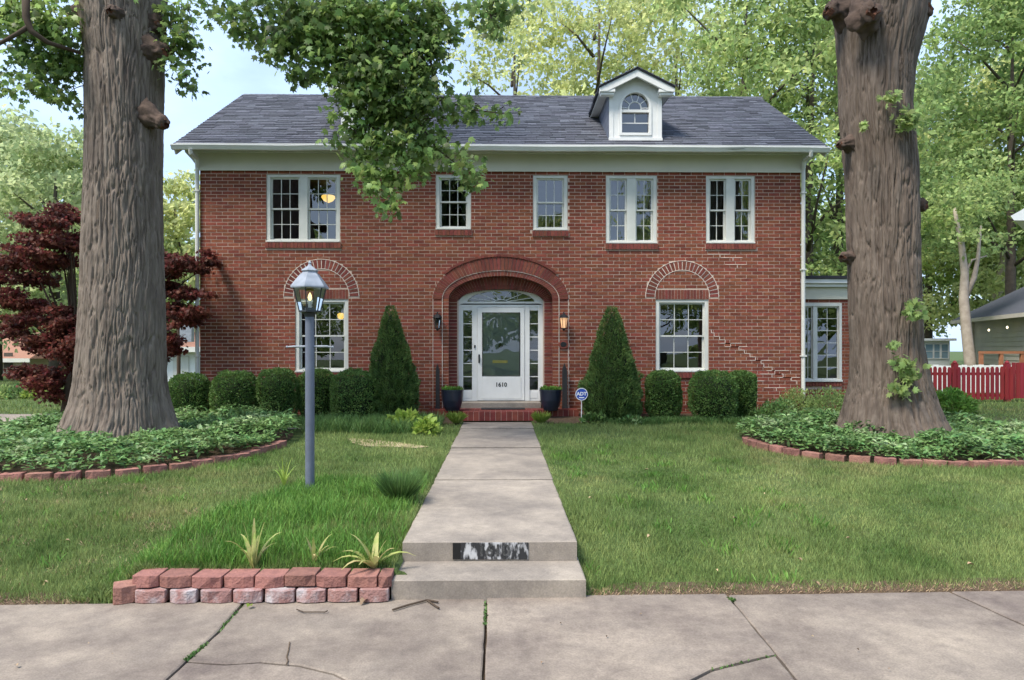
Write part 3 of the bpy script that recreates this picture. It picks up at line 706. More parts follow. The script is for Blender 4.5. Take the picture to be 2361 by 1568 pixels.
for s_, hx in ((-1, hx0), (1, hx1)):
    xg = (EX0+.36) if s_ < 0 else (EX1-.36)
    m = MB(); p = [(xg, RY0-.05, RZ0-.10), (xg, RY0-.04, RZ0-.17), ((xg+hx)/2, W-.16, sof-.22), (hx+s_*.035, W-.045, sof-.40), (hx+s_*.035, W-.045, .50), (hx+s_*.035, W-.14, .44)]
    m.tube(p, .040, 10); dsp = m.build('downspout', M_trim, house, smooth=False)
    b = MB()
    for zz_ in (1.6, 3.4, 5.0): b.box(hx+s_*.035-.055, W-.095, zz_, hx+s_*.035+.055, W-.0, zz_+.03)
    b.build('bracket', M_trim, dsp, kind='stuff')
# rake boards and boxed returns at both ends
for s_, ex, hx in ((-1, EX0, hx0), (1, EX1, hx1)):
    m = MB()
    a = Vector((ex-s_*.02, RY0+.02, RZ0-.11)); b = Vector((ex-s_*.02, RYR, RZR-.11)); c = Vector((ex-s_*.02, 2*RYR-RY0, RZ0-.11))
    m.bar(a, b, .03, .16); m.bar(b, c, .03, .16)
    x0, x1 = sorted((hx+s_*.022, ex-s_*.045)); m.add([(x0, RY0+.05, sof-.02), (x1, RY0+.05, sof-.02), (x1, RYR, RZR-.2), (x0, RYR, RZR-.2)], [(0, 1, 2, 3)])
    m.add([(x0, 2*RYR-RY0-.05, sof-.02), (x1, 2*RYR-RY0-.05, sof-.02), (x1, RYR, RZR-.2), (x0, RYR, RZR-.2)], [(3, 2, 1, 0)])
    m.build('rake_board', M_trim, house)
    MB().prism([(x0, sof-.001), (x1, sof-.001), (x1, sof-.10), (x0+ (x1-x0)*(.5 if s_ > 0 else .5), sof-.16), (x0 if s_ > 0 else x1, sof-.30)] if False else [(hx+s_*.022, sof-.001), (ex-s_*.05, sof-.001), (ex-s_*.06, sof-.07), (hx+s_*.15, sof-.22), (hx+s_*.022, sof-.40)], W-.04, W+.5).build('cornice_return', M_trim, house)
# ---- roof
m = MB(); t = .10
m.add([(EX0, RY0-.01, RZ0-.03), (EX1, RY0-.01, RZ0-.03), (EX1, RYR, RZR-.03), (EX0, RYR, RZR-.03), (EX1, 2*RYR-RY0, RZ0-.03), (EX0, 2*RYR-RY0, RZ0-.03)], [(0, 1, 2, 3), (3, 2, 4, 5)])
m.add([(EX0, RY0-.01, RZ0-.05), (EX1, RY0-.01, RZ0-.05), (EX1, RYR, RZR-.05), (EX0, RYR, RZR-.05), (EX1, 2*RYR-RY0, RZ0-.05), (EX0, 2*RYR-RY0, RZ0-.05)], [(3, 2, 1, 0), (5, 4, 2, 3)])
roof = m.build('roof', M_roofdeck, house)
def shingles(org, ux, us, un, width, length, expo, tabw, name, parent, seed=1, clip=None):
    rr = random.Random(seed); org, ux, us, un = map(Vector, (org, ux, us, un)); m = MB(); n = int(length/expo)+1; e2 = length/n
    for r in range(n):
        x = -rr.random()*tabw
        while x < width:
            w = tabw*rr.uniform(.6, 1.4); a, b = max(0, x+.003), min(width, x+w-.003); x += w
            if b-a < .02: continue
            if clip and clip((a+b)/2, r*e2): continue
            lift = .012+rr.uniform(0, .009); low = rr.uniform(-.012, .012); m.cur = rr.random()
            s0, s1 = r*e2+low, (r+1)*e2+.02
            p = [org+ux*a+us*s0+un*lift, org+ux*b+us*s0+un*lift, org+ux*b+us*s1+un*.003, org+ux*a+us*s1+un*.003, org+ux*a+us*s0-un*.01, org+ux*b+us*s0-un*.01]
            m.add(p, [(0, 1, 2, 3), (4, 5, 1, 0), (4, 0, 3), (5, 2, 1)])
    return m.build(name, M_shingle, parent, kind='stuff')
sv = Vector((0, RYR-RY0, RZR-RZ0)); sl = sv.length; sv.normalize(); nv = Vector((0, -sv.z, sv.y))
shingles((EX0-.03, RY0-.06, RZ0-.04), (1, 0, 0), sv, nv, EX1-EX0+.06, sl+.07, .135, .30, 'shingles', roof)
sv2 = Vector((0, -sv.y, sv.z)); nv2 = Vector((0, sv.z, sv.y))
shingles((EX1, 2*RYR-RY0+.03, RZ0-.03), (-1, 0, 0), sv2, nv2, EX1-EX0, sl, .135, .6, 'shingles', roof)
m = MB(); xx = EX0
while xx < EX1-.05:
    w = .14; m.cur = random.random()
    m.add([(xx, RYR-.13, RZR-.085), (xx+w+.01, RYR-.13, RZR-.085), (xx+w+.01, RYR, RZR+.012), (xx, RYR, RZR+.018), (xx+w+.01, RYR+.13, RZR-.085), (xx, RYR+.13, RZR-.085)], [(0, 1, 2, 3), (3, 2, 4, 5)]); xx += w
m.build('ridge_cap', M_shingle, roof)
# lifted shingle edge low on the right
m = MB(); p0 = [P(x_, y_, 13.72) for x_, y_ in ((1645, 338), (1680, 339), (1720, 343), (1690, 344.5), (1650, 342))]
m.add(p0, [tuple(range(5))]).build('lifted_shingle', M_roofdeck, roof)
# ---- dormers
def dormer(pcx, lab):
    yF = 14.20; u = yF/F; cx = PX(pcx, yF)
    zb_ = RZ0+SL*(yF-RY0)-.01; hw = 61*u
    zt = PZ(1466, 207, yF)                # eave of the dormer
    za = PZ(1466, 158, 14.05)
    wy_ = PZ(1466, 247, yF); ghw = 34*u; gtop = wy_+ghw*1.06; wb_ = PZ(1466, 309, yF)
    rh = 86*u; slope = (za-zt)/rh
    # front face with the arched opening
    m = MB(); n = 20; arc_ = [(cx-(ghw+.03)*math.cos(math.pi*i/n), yF, wy_+(ghw+.03)*1.06*math.sin(math.pi*i/n)) for i in range(n+1)]
    def roofz(x): return za-.07-abs(x-cx)*slope
    for i in range(n):
        a, b = arc_[i], arc_[i+1]; ta = (a[0], yF, roofz(a[0])); tb = (b[0], yF, roofz(b[0]))
        m.add([a, b, tb, ta], [(0, 1, 2, 3)])
    L0, R0 = cx-hw, cx+hw; l1, r1 = cx-ghw-.03, cx+ghw+.03
    m.add([(L0, yF, zb_), (l1, yF, zb_), (l1, yF, roofz(l1)), (L0, yF, roofz(L0))], [(0, 1, 2, 3)])
    m.add([(r1, yF, zb_), (R0, yF, zb_), (R0, yF, roofz(R0)), (r1, yF, roofz(r1))], [(0, 1, 2, 3)])
    m.add([(l1, yF, zb_), (r1, yF, zb_), (r1, yF, wb_-.03), (l1, yF, wb_-.03)], [(0, 1, 2, 3)])
    for s_ in (-1, 1):   # corner boards
        m.box(cx+s_*hw, yF-.012, zb_+.05, cx+s_*(hw-.09), yF-.002, zt-.05)
    m.box(L0-.012, yF-.03, zb_-.03, R0+.012, yF-.004, zb_+.05)
    d = m.build('dormer', M_white, house, label=lab)
    # side walls of dark boards
    for s_ in (-1, 1):
        x = cx+s_*hw; nb = 7; z0 = zb_
        for k in range(nb):
            za_, zb2 = z0+(zt-z0)*k/nb, z0+(zt-z0)*(k+1)/nb-.006; ya_ = yF+.002; yk = RY0+(zb2-RZ0)/SL+.02
            MB().box(x-.012, ya_, za_, x+.012, max(ya_+.06, yk), zb2).build('side_board', M_post, d)
    yback = RY0+(za-RZ0)/SL+.1
    # roof: two slopes with thickness, plus shingles
    for s_ in (-1, 1):
        yE = RY0+(zt-.03-RZ0)/SL
        q = [(cx, 13.98, za), (cx+s_*rh, 13.98, zt), (cx+s_*rh, yE+.05, zt), (cx, yback, za)]
        lo_ = [(a, b+ (0), c-.035) for a, b, c in q]
        fs = [(0, 1, 2, 3), (7, 6, 5, 4), (0, 4, 5, 1), (1, 5, 6, 2)]
        MB().add(q+lo_, fs).build('dormer_roof', M_roofdeck, d)
        us = Vector((-s_*rh, 0, za-zt)); Ls = us.length; us.normalize(); un = Vector((s_*us.z, 0, abs(us.x)))
        wd = yback-13.96
        shingles((cx+s_*(rh+.015), 13.965, zt-.005), (0, 1, 0), us, un, wd, Ls+.02, .135, .3, 'shingles', d, 3, clip=lambda a_, s__: (13.965+a_) > yE+.1+(yback-yE)*(s__/Ls))
        # rake board and cornice return
        m = MB(); h = .135
        m.prism([(cx, za-.037), (cx+s_*rh*.995, zt-.037), (cx+s_*rh*.995, zt-.037-h*.55), (cx+s_*(rh-.17), zt-.037-h*.55+.015), (cx, za-.037-h*1.05)], 14.0, 14.06)
        m.build('rake_board', M_white, d)
        m = MB(); m.box(cx+s_*rh*.985, 14.01, zt-.115, cx+s_*(hw-.10), yF-.015, zt-.050).box(cx+s_*(rh-.03), 14.04, zt-.165, cx+s_*(hw-.08), yF-.014, zt-.116)
        m.build('cornice_return', M_white, d, bevel=.006)
        MB().box(cx+s_*(rh-.03), yF-.01, zt-.075, cx+s_*(hw+.016), yE, zt-.045).build('soffit', M_trim, d)
    # window
    yw = yF+.05; m = MB()
    N_ = 20
    for i in range(N_):
        t0_, t1_ = math.pi*i/N_, math.pi*(i+1)/N_
        o_ = lambda t, r: (cx-(ghw+r)*math.cos(t), wy_+(ghw+r)*1.06*math.sin(t))
        m.prism([o_(t0_, .028), o_(t0_, -.022), o_(t1_, -.022), o_(t1_, .028)], yF-.022, yw+.04)
    for s_ in (-1, 1): m.box(cx+s_*(ghw+.028), yF-.022, wb_-.028, cx+s_*(ghw-.022), yw+.04, wy_)
    m.box(cx-ghw+.02, yF-.022, wb_-.028, cx+ghw-.02, yw+.04, wb_+.022)
    zt2 = wy_-.075
    m.box(cx-ghw+.022, yF+.0, zt2-.03, cx+ghw-.022, yw+.03, zt2+.025)
    ri = ghw*.42
    m.box(cx-ri-.008, yw, zt2+.025, cx-ri+.008, yw+.02, wy_).box(cx+ri-.008, yw, zt2+.025, cx+ri+.008, yw+.02, wy_)
    pr = [(cx-ri*math.cos(math.pi*i/12), yw+.01, wy_+ri*math.sin(math.pi*i/12)) for i in range(13)]
    for a, b in zip(pr[:-1], pr[1:]): m.bar(a, b, .016, .02, (0, 1, 0))
    for ang in (0, 36, 72, 108, 144, 180):
        t_ = R(ang); m.bar((cx-ri*math.cos(t_), yw+.012, wy_+ri*math.sin(t_)), (cx-(ghw-.02)*math.cos(t_), yw+.012, wy_+(ghw-.02)*1.05*math.sin(t_)), .014, .02, (0, 1, 0))
    zc = (wb_+zt2)/2
    m.box(cx-ghw+.02, yw+.002, zc-.009, cx+ghw-.02, yw+.022, zc+.009).box(cx-.007, yw+.003, zc+.009, cx+.007, yw+.021, zt2-.03)
    m.build('window_frame', M_white, d)
    pts = [(cx-ghw*math.cos(math.pi*i/N_), yw+.015, wy_+ghw*1.05*math.sin(math.pi*i/N_)) for i in range(N_+1)]
    MB().add(pts+[(cx+ghw, yw+.015, zt2), (cx-ghw, yw+.015, zt2)], [tuple(range(N_+2, -1, -1))]).build('pane', M_glass, d)
    for (a, b) in ((wb_, zc), (zc, zt2-.02)): MB().add([(cx-ghw, yw+.016, a), (cx+ghw, yw+.016, a), (cx+ghw, yw+.016, b), (cx-ghw, yw+.016, b)], [(0, 1, 2, 3)]).build('pane', M_glass, d)
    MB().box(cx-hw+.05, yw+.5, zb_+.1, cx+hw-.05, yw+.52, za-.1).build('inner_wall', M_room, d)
dormer(1465, 'right dormer with arched fan window, clear of the leaves')
dormer(848, 'left dormer behind the hanging maple leaves')
# ---- right-hand sunroom wing
YS = 15.1; us_ = YS/F
sx0, sx1 = hx1+.0, PX(2072, YS)
def sP(x, y): return P(x, y, YS)
zt_ = sP(1900, 690)[2]; zro = sP(1900, 640)[2]
wq = (sP(1851, 0)[0]+.0, sP(1895, 880)[2], sP(1941, 0)[0], sP(1895, 699)[2])
m = MB(); 
for a in [(sx0, Zb-.2, wq[0], zt_), (wq[2], Zb-.2, sx1, zt_), (wq[0], wq[3], wq[2], zt_), (wq[0], Zb-.2, wq[2], wq[1])]:
    m.add([(a[0], YS+.009, a[1]), (a[2], YS+.009, a[1]), (a[2], YS+.009, a[3]), (a[0], YS+.009, a[3])], [(0, 1, 2, 3)])
m.build('sunroom_wall', M_mortar, house)
m = MB(); m.add([(sx1, YS+.01, Zb-.2), (sx1, YS+4, Zb-.2), (sx1, YS+4, zt_), (sx1, YS+.01, zt_)], [(0, 1, 2, 3)]); m.build('side_wall', M_bside, house)
m = MB(); z = zt_-CO; row = 0
while z > Zb-.05:
    ex = [(wq[0], wq[2])] if wq[1]-.11 < z+CO-.01 and wq[3] > z+.01 else []
    sp_ = []; x = sx0
    for a, b in ex: sp_.append((x, a)); x = b
    sp_.append((x, sx1))
    off = 0 if row % 2 else .116
    for a, b in sp_:
        k = math.floor((a-sx0-off)/(BL+JT))
        while True:
            xa_ = sx0+off+k*(BL+JT); k += 1
            if xa_ > b: break
            x0, x1 = max(xa_, a+.004), min(xa_+BL, b-.004)
            if x1-x0 > .03: m.cur = random.random(); m.box(x0, YS+random.uniform(-.001, .002), z+JT/2, x1, YS+.04, z+CO-JT/2)
    z -= CO; row += 1
m.build('brickwork', M_brick, house, kind='stuff')
n = 13; w_ = (wq[2]-wq[0])/n
for i in range(n): MB().box(wq[0]+i*w_+.004, YS-.028, wq[1]-.105, wq[0]+(i+1)*w_-.004, YS+.1, wq[1]-.004).build('sill_brick', M_brickd, house)
m = MB(); m.box(sx0+.003, YS-.03, zt_, sx1+.03, YS+4, sP(1900, 663)[2]).build('sunroom_frieze', M_frieze, house)
m = MB(); m.box(sx0+.003, YS-.12, sP(1900, 662.5)[2], sx1+.12, YS+4, sP(1900, 655)[2]).box(sx0+.003, YS-.19, sP(1900, 654.8)[2], sx1+.2, YS+4.1, sP(1900, 645)[2]).build('sunroom_cornice', M_white, house, bevel=.006)
MB().box(sx0+.003, YS-.23, sP(1900, 644.8)[2], sx1+.24, YS+4.2, sP(1900, 638)[2]).build('sunroom_roof', M_roofdeck, house)
# casement window of the wing
x0, z0, x1, z1 = wq; cs = .06
m = MB(); m.box(x0+.002, YS-.01, z0, x0+cs*.6, YS+.14, z1).box(x1-cs, YS-.01, z0, x1-.002, YS+.14, z1).box(x0+cs*.6, YS-.01, z1-.07, x1-cs, YS+.14, z1).box(x0+cs*.6, YS-.01, z0, x1-cs, YS+.14, z0+.05).box(x0, YS-.05, z0, x1, YS-.011, z0+.035)
xm1, xm2 = sP(1875, 0)[0], sP(1884, 0)[0]
m.box(xm1, YS+.005, z0+.05, xm2, YS+.13, z1-.07)
ws = m.build('window', M_trim, house, bevel=.004)
for (a, b, nc) in ((x0+cs*.6, xm1, 2), (xm2, x1-cs, 2)):
    s = MB(); y_ = YS+.04; f_ = .025; zb_, zt__ = z0+.05, z1-.07
    s.box(a, y_, zb_, a+f_, y_+.03, zt__).box(b-f_, y_, zb_, b, y_+.03, zt__).box(a+f_, y_, zt__-f_, b-f_, y_+.03, zt__).box(a+f_, y_, zb_, b-f_, y_+.03, zb_+f_)
    for c in range(1, nc): xx = a+(b-a)*c/nc; s.box(xx-.006, y_+.006, zb_+f_, xx+.006, y_+.024, zt__-f_)
    for r in range(1, 6): zz_ = zb_+(zt__-zb_)*r/6; s.box(a+f_, y_+.007, zz_-.006, b-f_, y_+.023, zz_+.006)
    s.build('sash', M_trim, ws)
    for r in range(6):
        for c in range(nc):
            p0, p1 = a+(b-a)*c/nc, a+(b-a)*(c+1)/nc; q0, q1 = zb_+(zt__-zb_)*r/6, zb_+(zt__-zb_)*(r+1)/6; t_ = random.uniform(-.002, .002)
            MB().add([(p0, y_+.014+t_, q0), (p1, y_+.014-t_, q0), (p1, y_+.014, q1), (p0, y_+.014, q1)], [(0, 1, 2, 3)]).build('pane', M_glass, ws)
MB().box(sx0+.1, YS+2.5, Zb, sx1-.1, YS+2.55, zt_).build('interior_wall', M_room, house)

# ---- door niche
YD = W+.40
m = MB()
Ed = (99*YD/F, 42*YD/F); zs = PZ(1154, 703, YD); dc2 = PX(1155, YD)
ring(dcx, spr-.02, E3[0]-.004, E3[1]+.015, E3[0]-.175, E3[1]-.235, 44, W+.22, depth=.25, gap=.12)   # inner recessed ring
z = .60
while z < spr-.03:
    for s_ in (-1, 1):
        a, b = sorted((dcx+s_*(E3[0]-.002), dcx+s_*(Ed[0]+.004))); MB().box(a, W+.235+random.uniform(0, .004), z+JT/2, b, W+.45, z+CO-JT/2).build('jamb_brick', M_brickd, house)
    z += CO
m = MB()
for s_ in (-1, 1):   # reveals of the niche
    xq = dcx+s_*(E3[0]+.004); m.add([(xq, W+.01, .45), (xq, W+.5, .45), (xq, W+.5, spr), (xq, W+.01, spr)], [(0, 1, 2, 3)])
    a, b = sorted((dcx+s_*E3[0], dcx+s_*(Ed[0]-.02))); m.box(a, W+.245, .5, b, W+.47, spr+.02)
for i in range(30):
    t0_, t1_ = math.pi*i/30, math.pi*(i+1)/30
    f_ = lambda t, e: (dcx-(E3[0]+e)*math.cos(t), spr+(E3[1]+e)*math.sin(t))
    a, b = f_(t0_, .004), f_(t1_, .004); m.add([(a[0], W+.01, a[1]), (a[0], W+.5, a[1]), (b[0], W+.5, b[1]), (b[0], W+.01, b[1])], [(0, 1, 2, 3)])
    c, d = f_(t0_, -.16), f_(t1_, -.16); m.add([(a[0], W+.243, a[1]), (b[0], W+.243, b[1]), (d[0], W+.243, d[1]), (c[0], W+.243, c[1])], [(0, 1, 2, 3)])
m.build('niche_lining', M_mortar, house)
# jamb side bricks facing into the niche
z = .60
while z < spr-.03:
    for s_ in (-1, 1):
        xq = dcx+s_*(E3[0]-.0005); a, b = sorted((xq, xq+s_*.05)); MB().box(a, W+.05, z+JT/2, b, W+.225, z+CO-JT/2).build('jamb_brick', M_brickd, house)
    z += CO
# white surround
def dP(x, y): q = P(x, y, YD); return q[0], q[2]
so0, so1 = dc2-Ed[0], dc2+Ed[0]; zdb = .655
m = MB(); zh0, zh1 = dP(1155, 708)[1], dP(1155, 699)[1]
gh = 78*YD/F; gv = 27*YD/F; zfl = dP(1155, 699)[1]
N_ = 30
for i in range(N_):       # arched board above, with the fan light cut out
    t0_, t1_ = math.pi*i/N_, math.pi*(i+1)/N_
    o_ = lambda t: (dc2-Ed[0]*math.cos(t), zs+Ed[1]*math.sin(t)); n_ = lambda t: (dc2-gh*math.cos(t), zfl+.01+gv*math.sin(t))
    m.prism([o_(t0_), n_(t0_), n_(t1_), o_(t1_)], YD-.03, YD+.05)
    e_ = lambda t, r: (dc2-(Ed[0]+r)*math.cos(t), zs+(Ed[1]+r)*math.sin(t))
    m.prism([e_(t0_, .0), e_(t0_, -.045), e_(t1_, -.045), e_(t1_, .0)], YD-.06, YD-.031)
m.box(so0, YD-.03, zh0, so1, YD+.05, zs)
m.box(so0+.02, YD-.055, zh1-.012, so1-.02, YD-.031, zh1+.028)
xl = [dP(v, 0)[0] for v in (1057, 1068, 1088.5, 1101, 1209, 1221, 1240.5, 1253)]
m.box(so0, YD-.05, zdb, xl[1], YD+.05, zh0-.001).box(xl[6], YD-.05, zdb, so1, YD+.05, zh0-.001)
m.box(xl[2], YD-.045, zdb, xl[3]-.002, YD+.05, zh0-.001).box(xl[4]+.002, YD-.045, zdb, xl[5], YD+.05, zh0-.001)
sur = m.build('door_surround', M_white, house, bevel=.004)
# fan light
m = MB(); pts = [(dc2-gh*math.cos(math.pi*i/24), YD+.012, zfl+.012+gv*math.sin(math.pi*i/24)) for i in range(25)]
for ang in (0, 24, 50, 74, 106, 130, 156, 180):
    t_ = R(ang); m.bar((dc2-gh*.22*math.cos(t_), YD, zfl+.012+gv*.25*math.sin(t_)), (dc2-gh*math.cos(t_), YD, zfl+.012+gv*math.sin(t_)), .012, .02, (0, 1, 0))
pr = [(dc2-gh*.22*math.cos(math.pi*i/10), YD, zfl+.012+gv*.25*math.sin(math.pi*i/10)) for i in range(11)]
for a, b in zip(pr[:-1], pr[1:]): m.bar(a, b, .014, .02, (0, 1, 0))
m.build('fan_light_bars', M_white, sur)
MB().add(pts, [tuple(range(24, -1, -1))]).build('fan_light_pane', M_glass2, sur)
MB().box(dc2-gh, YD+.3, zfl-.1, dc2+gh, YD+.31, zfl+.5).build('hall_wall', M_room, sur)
# side lights
gz0, gz1 = dP(1155, 899)[1], dP(1155, 716)[1]
for (a, b) in ((xl[1], xl[2]), (xl[5], xl[6])):
    m = MB(); m.box(a+.001, YD-.02, zdb, b-.001, YD+.04, gz0).box(a+.015, YD-.03, zdb+.06, b-.015, YD-.0205, gz0-.04).box(a+.001, YD-.02, gz1, b-.001, YD+.04, zh0-.002)
    for k in range(1, 6): zz_ = gz0+(gz1-gz0)*k/6; m.box(a, YD-.012, zz_-.009, b, YD+.02, zz_+.009)
    sl_ = m.build('side_light', M_white, house)
    for k in range(6): MB().add([(a, YD+.004, gz0+(gz1-gz0)*k/6), (b, YD+.004, gz0+(gz1-gz0)*k/6), (b, YD+.004+random.uniform(-.002, .002), gz0+(gz1-gz0)*(k+1)/6), (a, YD+.004, gz0+(gz1-gz0)*(k+1)/6)], [(0, 1, 2, 3)]).build('pane', M_glass, sl_)
    s = MB(); zz_ = gz0
    while zz_ < gz1: s.obox(((a+b)/2, YD+.07, zz_), ((b-a)/2, 0, 0), (0, .012, .006), (0, -.0006, .001)); zz_ += .028
    s.build('blind', M_blind, sl_)
# storm door
dx0, dx1 = xl[3], xl[4]; dz1 = dP(1155, 709)[1]
gx0, gx1 = dP(1113, 0)[0], dP(1198, 0)[0]; gzb, gzt = dP(1155, 866)[1], dP(1155, 722)[1]; pb0, pb1 = dP(1155, 919)[1], dP(1155, 869)[1]
m = MB(); m.box(dx0, YD-.06, zdb+.01, gx0, YD-.02, dz1).box(gx1, YD-.06, zdb+.01, dx1, YD-.02, dz1).box(gx0, YD-.06, gzt, gx1, YD-.02, dz1).box(gx0, YD-.06, zdb+.01, gx1, YD-.02, gzb)
m.box(gx0-.01, YD-.068, pb0, gx1+.03, YD-.0605, pb1)
dr = m.build('front_door', M_white, house, bevel=.003)
m = MB(); e = .012
m.box(gx0-e, YD-.066, gzb-e, gx0+.004, YD-.0605, gzt+e).box(gx1-.004, YD-.066, gzb-e, gx1+e, YD-.0605, gzt+e).box(gx0, YD-.066, gzt, gx1, YD-.0605, gzt+e).box(gx0, YD-.066, gzb-e, gx1, YD-.0605, gzb)
m.build('door_trim', M_black, dr)
MB().add([(gx0, YD-.04, gzb), (gx1, YD-.04, gzb), (gx1, YD-.041, gzt), (gx0, YD-.041, gzt)], [(0, 1, 2, 3)]).build('door_glass', M_glass2, dr)
MB().box(dx0, YD+.03, zdb, dx1, YD+.07, dz1).build('inner_door', M_idoor, dr)
m = MB()
for (a, b, c, d) in ((.12, .45, .55, .95), (.55, .88, .55, .95), (.12, .45, .08, .30), (.55, .88, .08, .30)):
    X0, X1, Z0, Z1 = dx0+(dx1-dx0)*a, dx0+(dx1-dx0)*b, zdb+(dz1-zdb)*c, zdb+(dz1-zdb)*d
    m.box(X0, YD+.022, Z0, X1, YD+.0295, Z0+.02).box(X0, YD+.022, Z1-.02, X1, YD+.0295, Z1).box(X0, YD+.022, Z0, X0+.02, YD+.0295, Z1).box(X1-.02, YD+.022, Z0, X1, YD+.0295, Z1)
m.build('door_panel', M_idoor, dr)
kx, kz = dP(1154, 797)
MB().lathe((kx, YD+.02, kz), [(.02, -.05), (.045, -.03), (.05, 0), (.035, .03), (.015, .05)], 12).build('door_knocker', M_black, dr)
mx_, mz = dP(1153, 834); MB().box(mx_-.16, YD+.012, mz-.03, mx_+.16, YD+.0295, mz+.03).build('mail_slot', M_brass, dr)
hx_, hz_ = dP(1105, 827); MB().tube([(hx_, YD-.061, hz_-.07), (hx_, YD-.11, hz_-.05), (hx_, YD-.11, hz_+.05), (hx_, YD-.061, hz_+.07)], .009, 8).box(hx_-.017, YD-.07, hz_-.09, hx_+.017, YD-.0605, hz_+.09).build('handle', M_black, dr)
q = dP(1095, 799); MB().lathe((q[0], YD-.055, q[1]), [(.016, -.03), (.016, .03)], 8).build('doorbell', M_black, house)
tx, tz = dP(1155.5, 887); text_mesh('1610', .125, tx, YD-.0705, tz, M_num, 'house_number', dr, .003, .003)
MB().box(dx0-.1, YD+.3, Zb, dx1+.1, YD+.35, dz1).build('interior_wall', M_room, house)
# threshold and porch
MB().slab([(PX(1063, W), W-.06), (PX(1247, W), W-.06), (PX(1247, W), YD+.1), (PX(1063, W), YD+.1)], .50, .648, .01).build('threshold', M_conc2, house)
pz = .530
px0, px1 = PX(985, 13.7), PX(1335, 13.7); sx0_, sx1_ = PX(1066, 13.3), PX(1232, 13.3)
def brick_pad(x0, x1, y0, y1, ztop, h):
    MB().box(x0+.006, y0+.006, ztop-h, x1-.006, y1-.006, ztop-.008).build('porch_base', M_mortar, house)
    n = round((x1-x0)/.105); w = (x1-x0)/n; nyy = max(1, round((y1-y0)/.22)); d = (y1-y0)/nyy
    for j in range(nyy):
        for i in range(n): MB().box(x0+i*w+.003, y0+j*d+.003, ztop-(h if j == 0 else .05), x0+(i+1)*w-.003, y0+(j+1)*d-.003, ztop+random.uniform(-.002, .002)).build('porch_brick', M_redbrick, house)
brick_pad(sx0_, sx1_, 13.30, 13.74, pz, .17)
brick_pad(px0, px1, 13.745, 14.18, pz+.002, .17)
mat_ = MB().box(PX(1110, 14.0), 13.80, pz+.006, PX(1210, 14.0), 14.10, pz+.02).build('door_mat', M_darkwood, label='thin dark doormat lying on the red brick porch below the door', cat='doormat')
# planters
for i, pcx in enumerate((1043, 1269.5)):
    y_ = 13.62; c = PX(pcx, y_); s = y_/F
    r = 25*s; h = .42
    t_ = thing('planter', ('round navy glazed planter left of the front door', 'round navy glazed planter right of the front door')[i], 'planter', (c, y_, pz), 'planters beside the front door')
    MB().lathe((c, y_, pz+.003), [(r*.62, 0), (r*.80, .08), (r*.95, .20), (r*1.0, .32), (r*1.02, h-.03), (r*1.05, h-.028), (r*1.05, h), (r*.93, h), (r*.92, h-.06)], 32).build('pot', M_navy, t_, smooth=False)
    n = 260; a = rng.random(n)*6.28; rr = np.sqrt(rng.random(n))*r*.85
    pos = np.stack([c+rr*np.cos(a), y_+rr*np.sin(a), np.full(n, pz+h-.06)+rng.random(n)*.06], 1); up = np.stack([np.cos(a)*.5, np.sin(a)*.5, np.ones(n)], 1)+rng.normal(size=(n, 3))*.3
    scatter('foliage', pos, up, rvec(n), .05+rng.random(n)*.06, T_LEAF, M_tall, t_, kind='stuff')
# dark narrow pointed boards beside the planters
for i, (xa_, xb_) in enumerate(((1004.5, 1014), (1296, 1308))):
    y_ = 14.08; a, b = PX(xa_, y_), PX(xb_, y_); zt = PZ(1155, 838, y_)
    c_ = (a+b)/2
    t_ = thing('wooden_post', ('narrow dark pointed board standing left of the arch', 'narrow dark pointed board standing right of the arch')[i], 'post', (c_, y_, pz), 'dark boards flanking the doorway')
    m = MB(); m.prism([(a, pz+.003), (b, pz+.003), (b-.004, zt-.14), (c_-.01, zt), (a+.004, zt-.12)], y_-.03, y_+.03).build('board', M_darkwood, t_, bevel=.004)
    MB().box(a-.01, y_-.05, pz+.003, b+.01, y_-.031, pz+.05).build('foot', M_darkwood, t_)
# wall lanterns
for i, (pcx, lit) in enumerate(((1008.5, 0), (1300, 1))):
    c, y_, z_ = P(pcx, 742, W-.12); z_ = PZ(1155, 742, W-.12)
    t_ = thing('wall_lantern', ('black wall lantern with unlit glass, left of the arch', 'black wall lantern with glowing amber glass, right of the arch')[i], 'lantern', (c, y_, z_), 'wall lanterns flanking the doorway')
    MB().box(c-.05, W-.035, z_-.02, c+.05, W-.006, z_+.16).tube([(c, W-.03, z_+.06), (c, y_, z_+.17), (c, y_, z_+.13)], .012, 6).build('bracket', M_black, t_)
    MB().lathe((c, y_, z_), [(.10, .08), (.085, .115), (.045, .15), (.02, .165), (.012, .20)], 6).build('cap', M_black, t_)
    m = MB()
    for k in range(6):
        a_ = 2*math.pi*k/6; m.bar((c+.085*math.cos(a_), y_+.085*math.sin(a_), z_+.085), (c+.05*math.cos(a_), y_+.05*math.sin(a_), z_-.13), .009)
    m.lathe((c, y_, z_), [(.055, -.15), (.055, -.13), (.03, -.128)], 6).lathe((c, y_, z_), [(.012, -.19), (.03, -.152)], 6); m.build('cage', M_black, t_)
    MB().lathe((c, y_, z_), [(.046, -.125), (.078, .08)], 6).build('glass', M_lampg if not lit else emat('amber_glass', (1, .55, .28), .14), t_)
    if lit: MB().lathe((c, y_, z_), [(.012, -.10), (.024, -.06), (.02, .02), (.006, .04)], 8).build('bulb', M_amber, t_)
c, y_, z_ = P(1299, 794, W-.02)
MB().prism([(c+.105*math.cos(2*math.pi*k/20), z_+.085*math.sin(2*math.pi*k/20)) for k in range(20)][::-1], W-.028, W-.006).build('wall_plaque', M_brickd, house)
MB().prism([(c+.065*math.cos(2*math.pi*k/20), z_+.052*math.sin(2*math.pi*k/20)) for k in range(20)][::-1], W-.036, W-.029).build('plaque_relief', M_black, house)
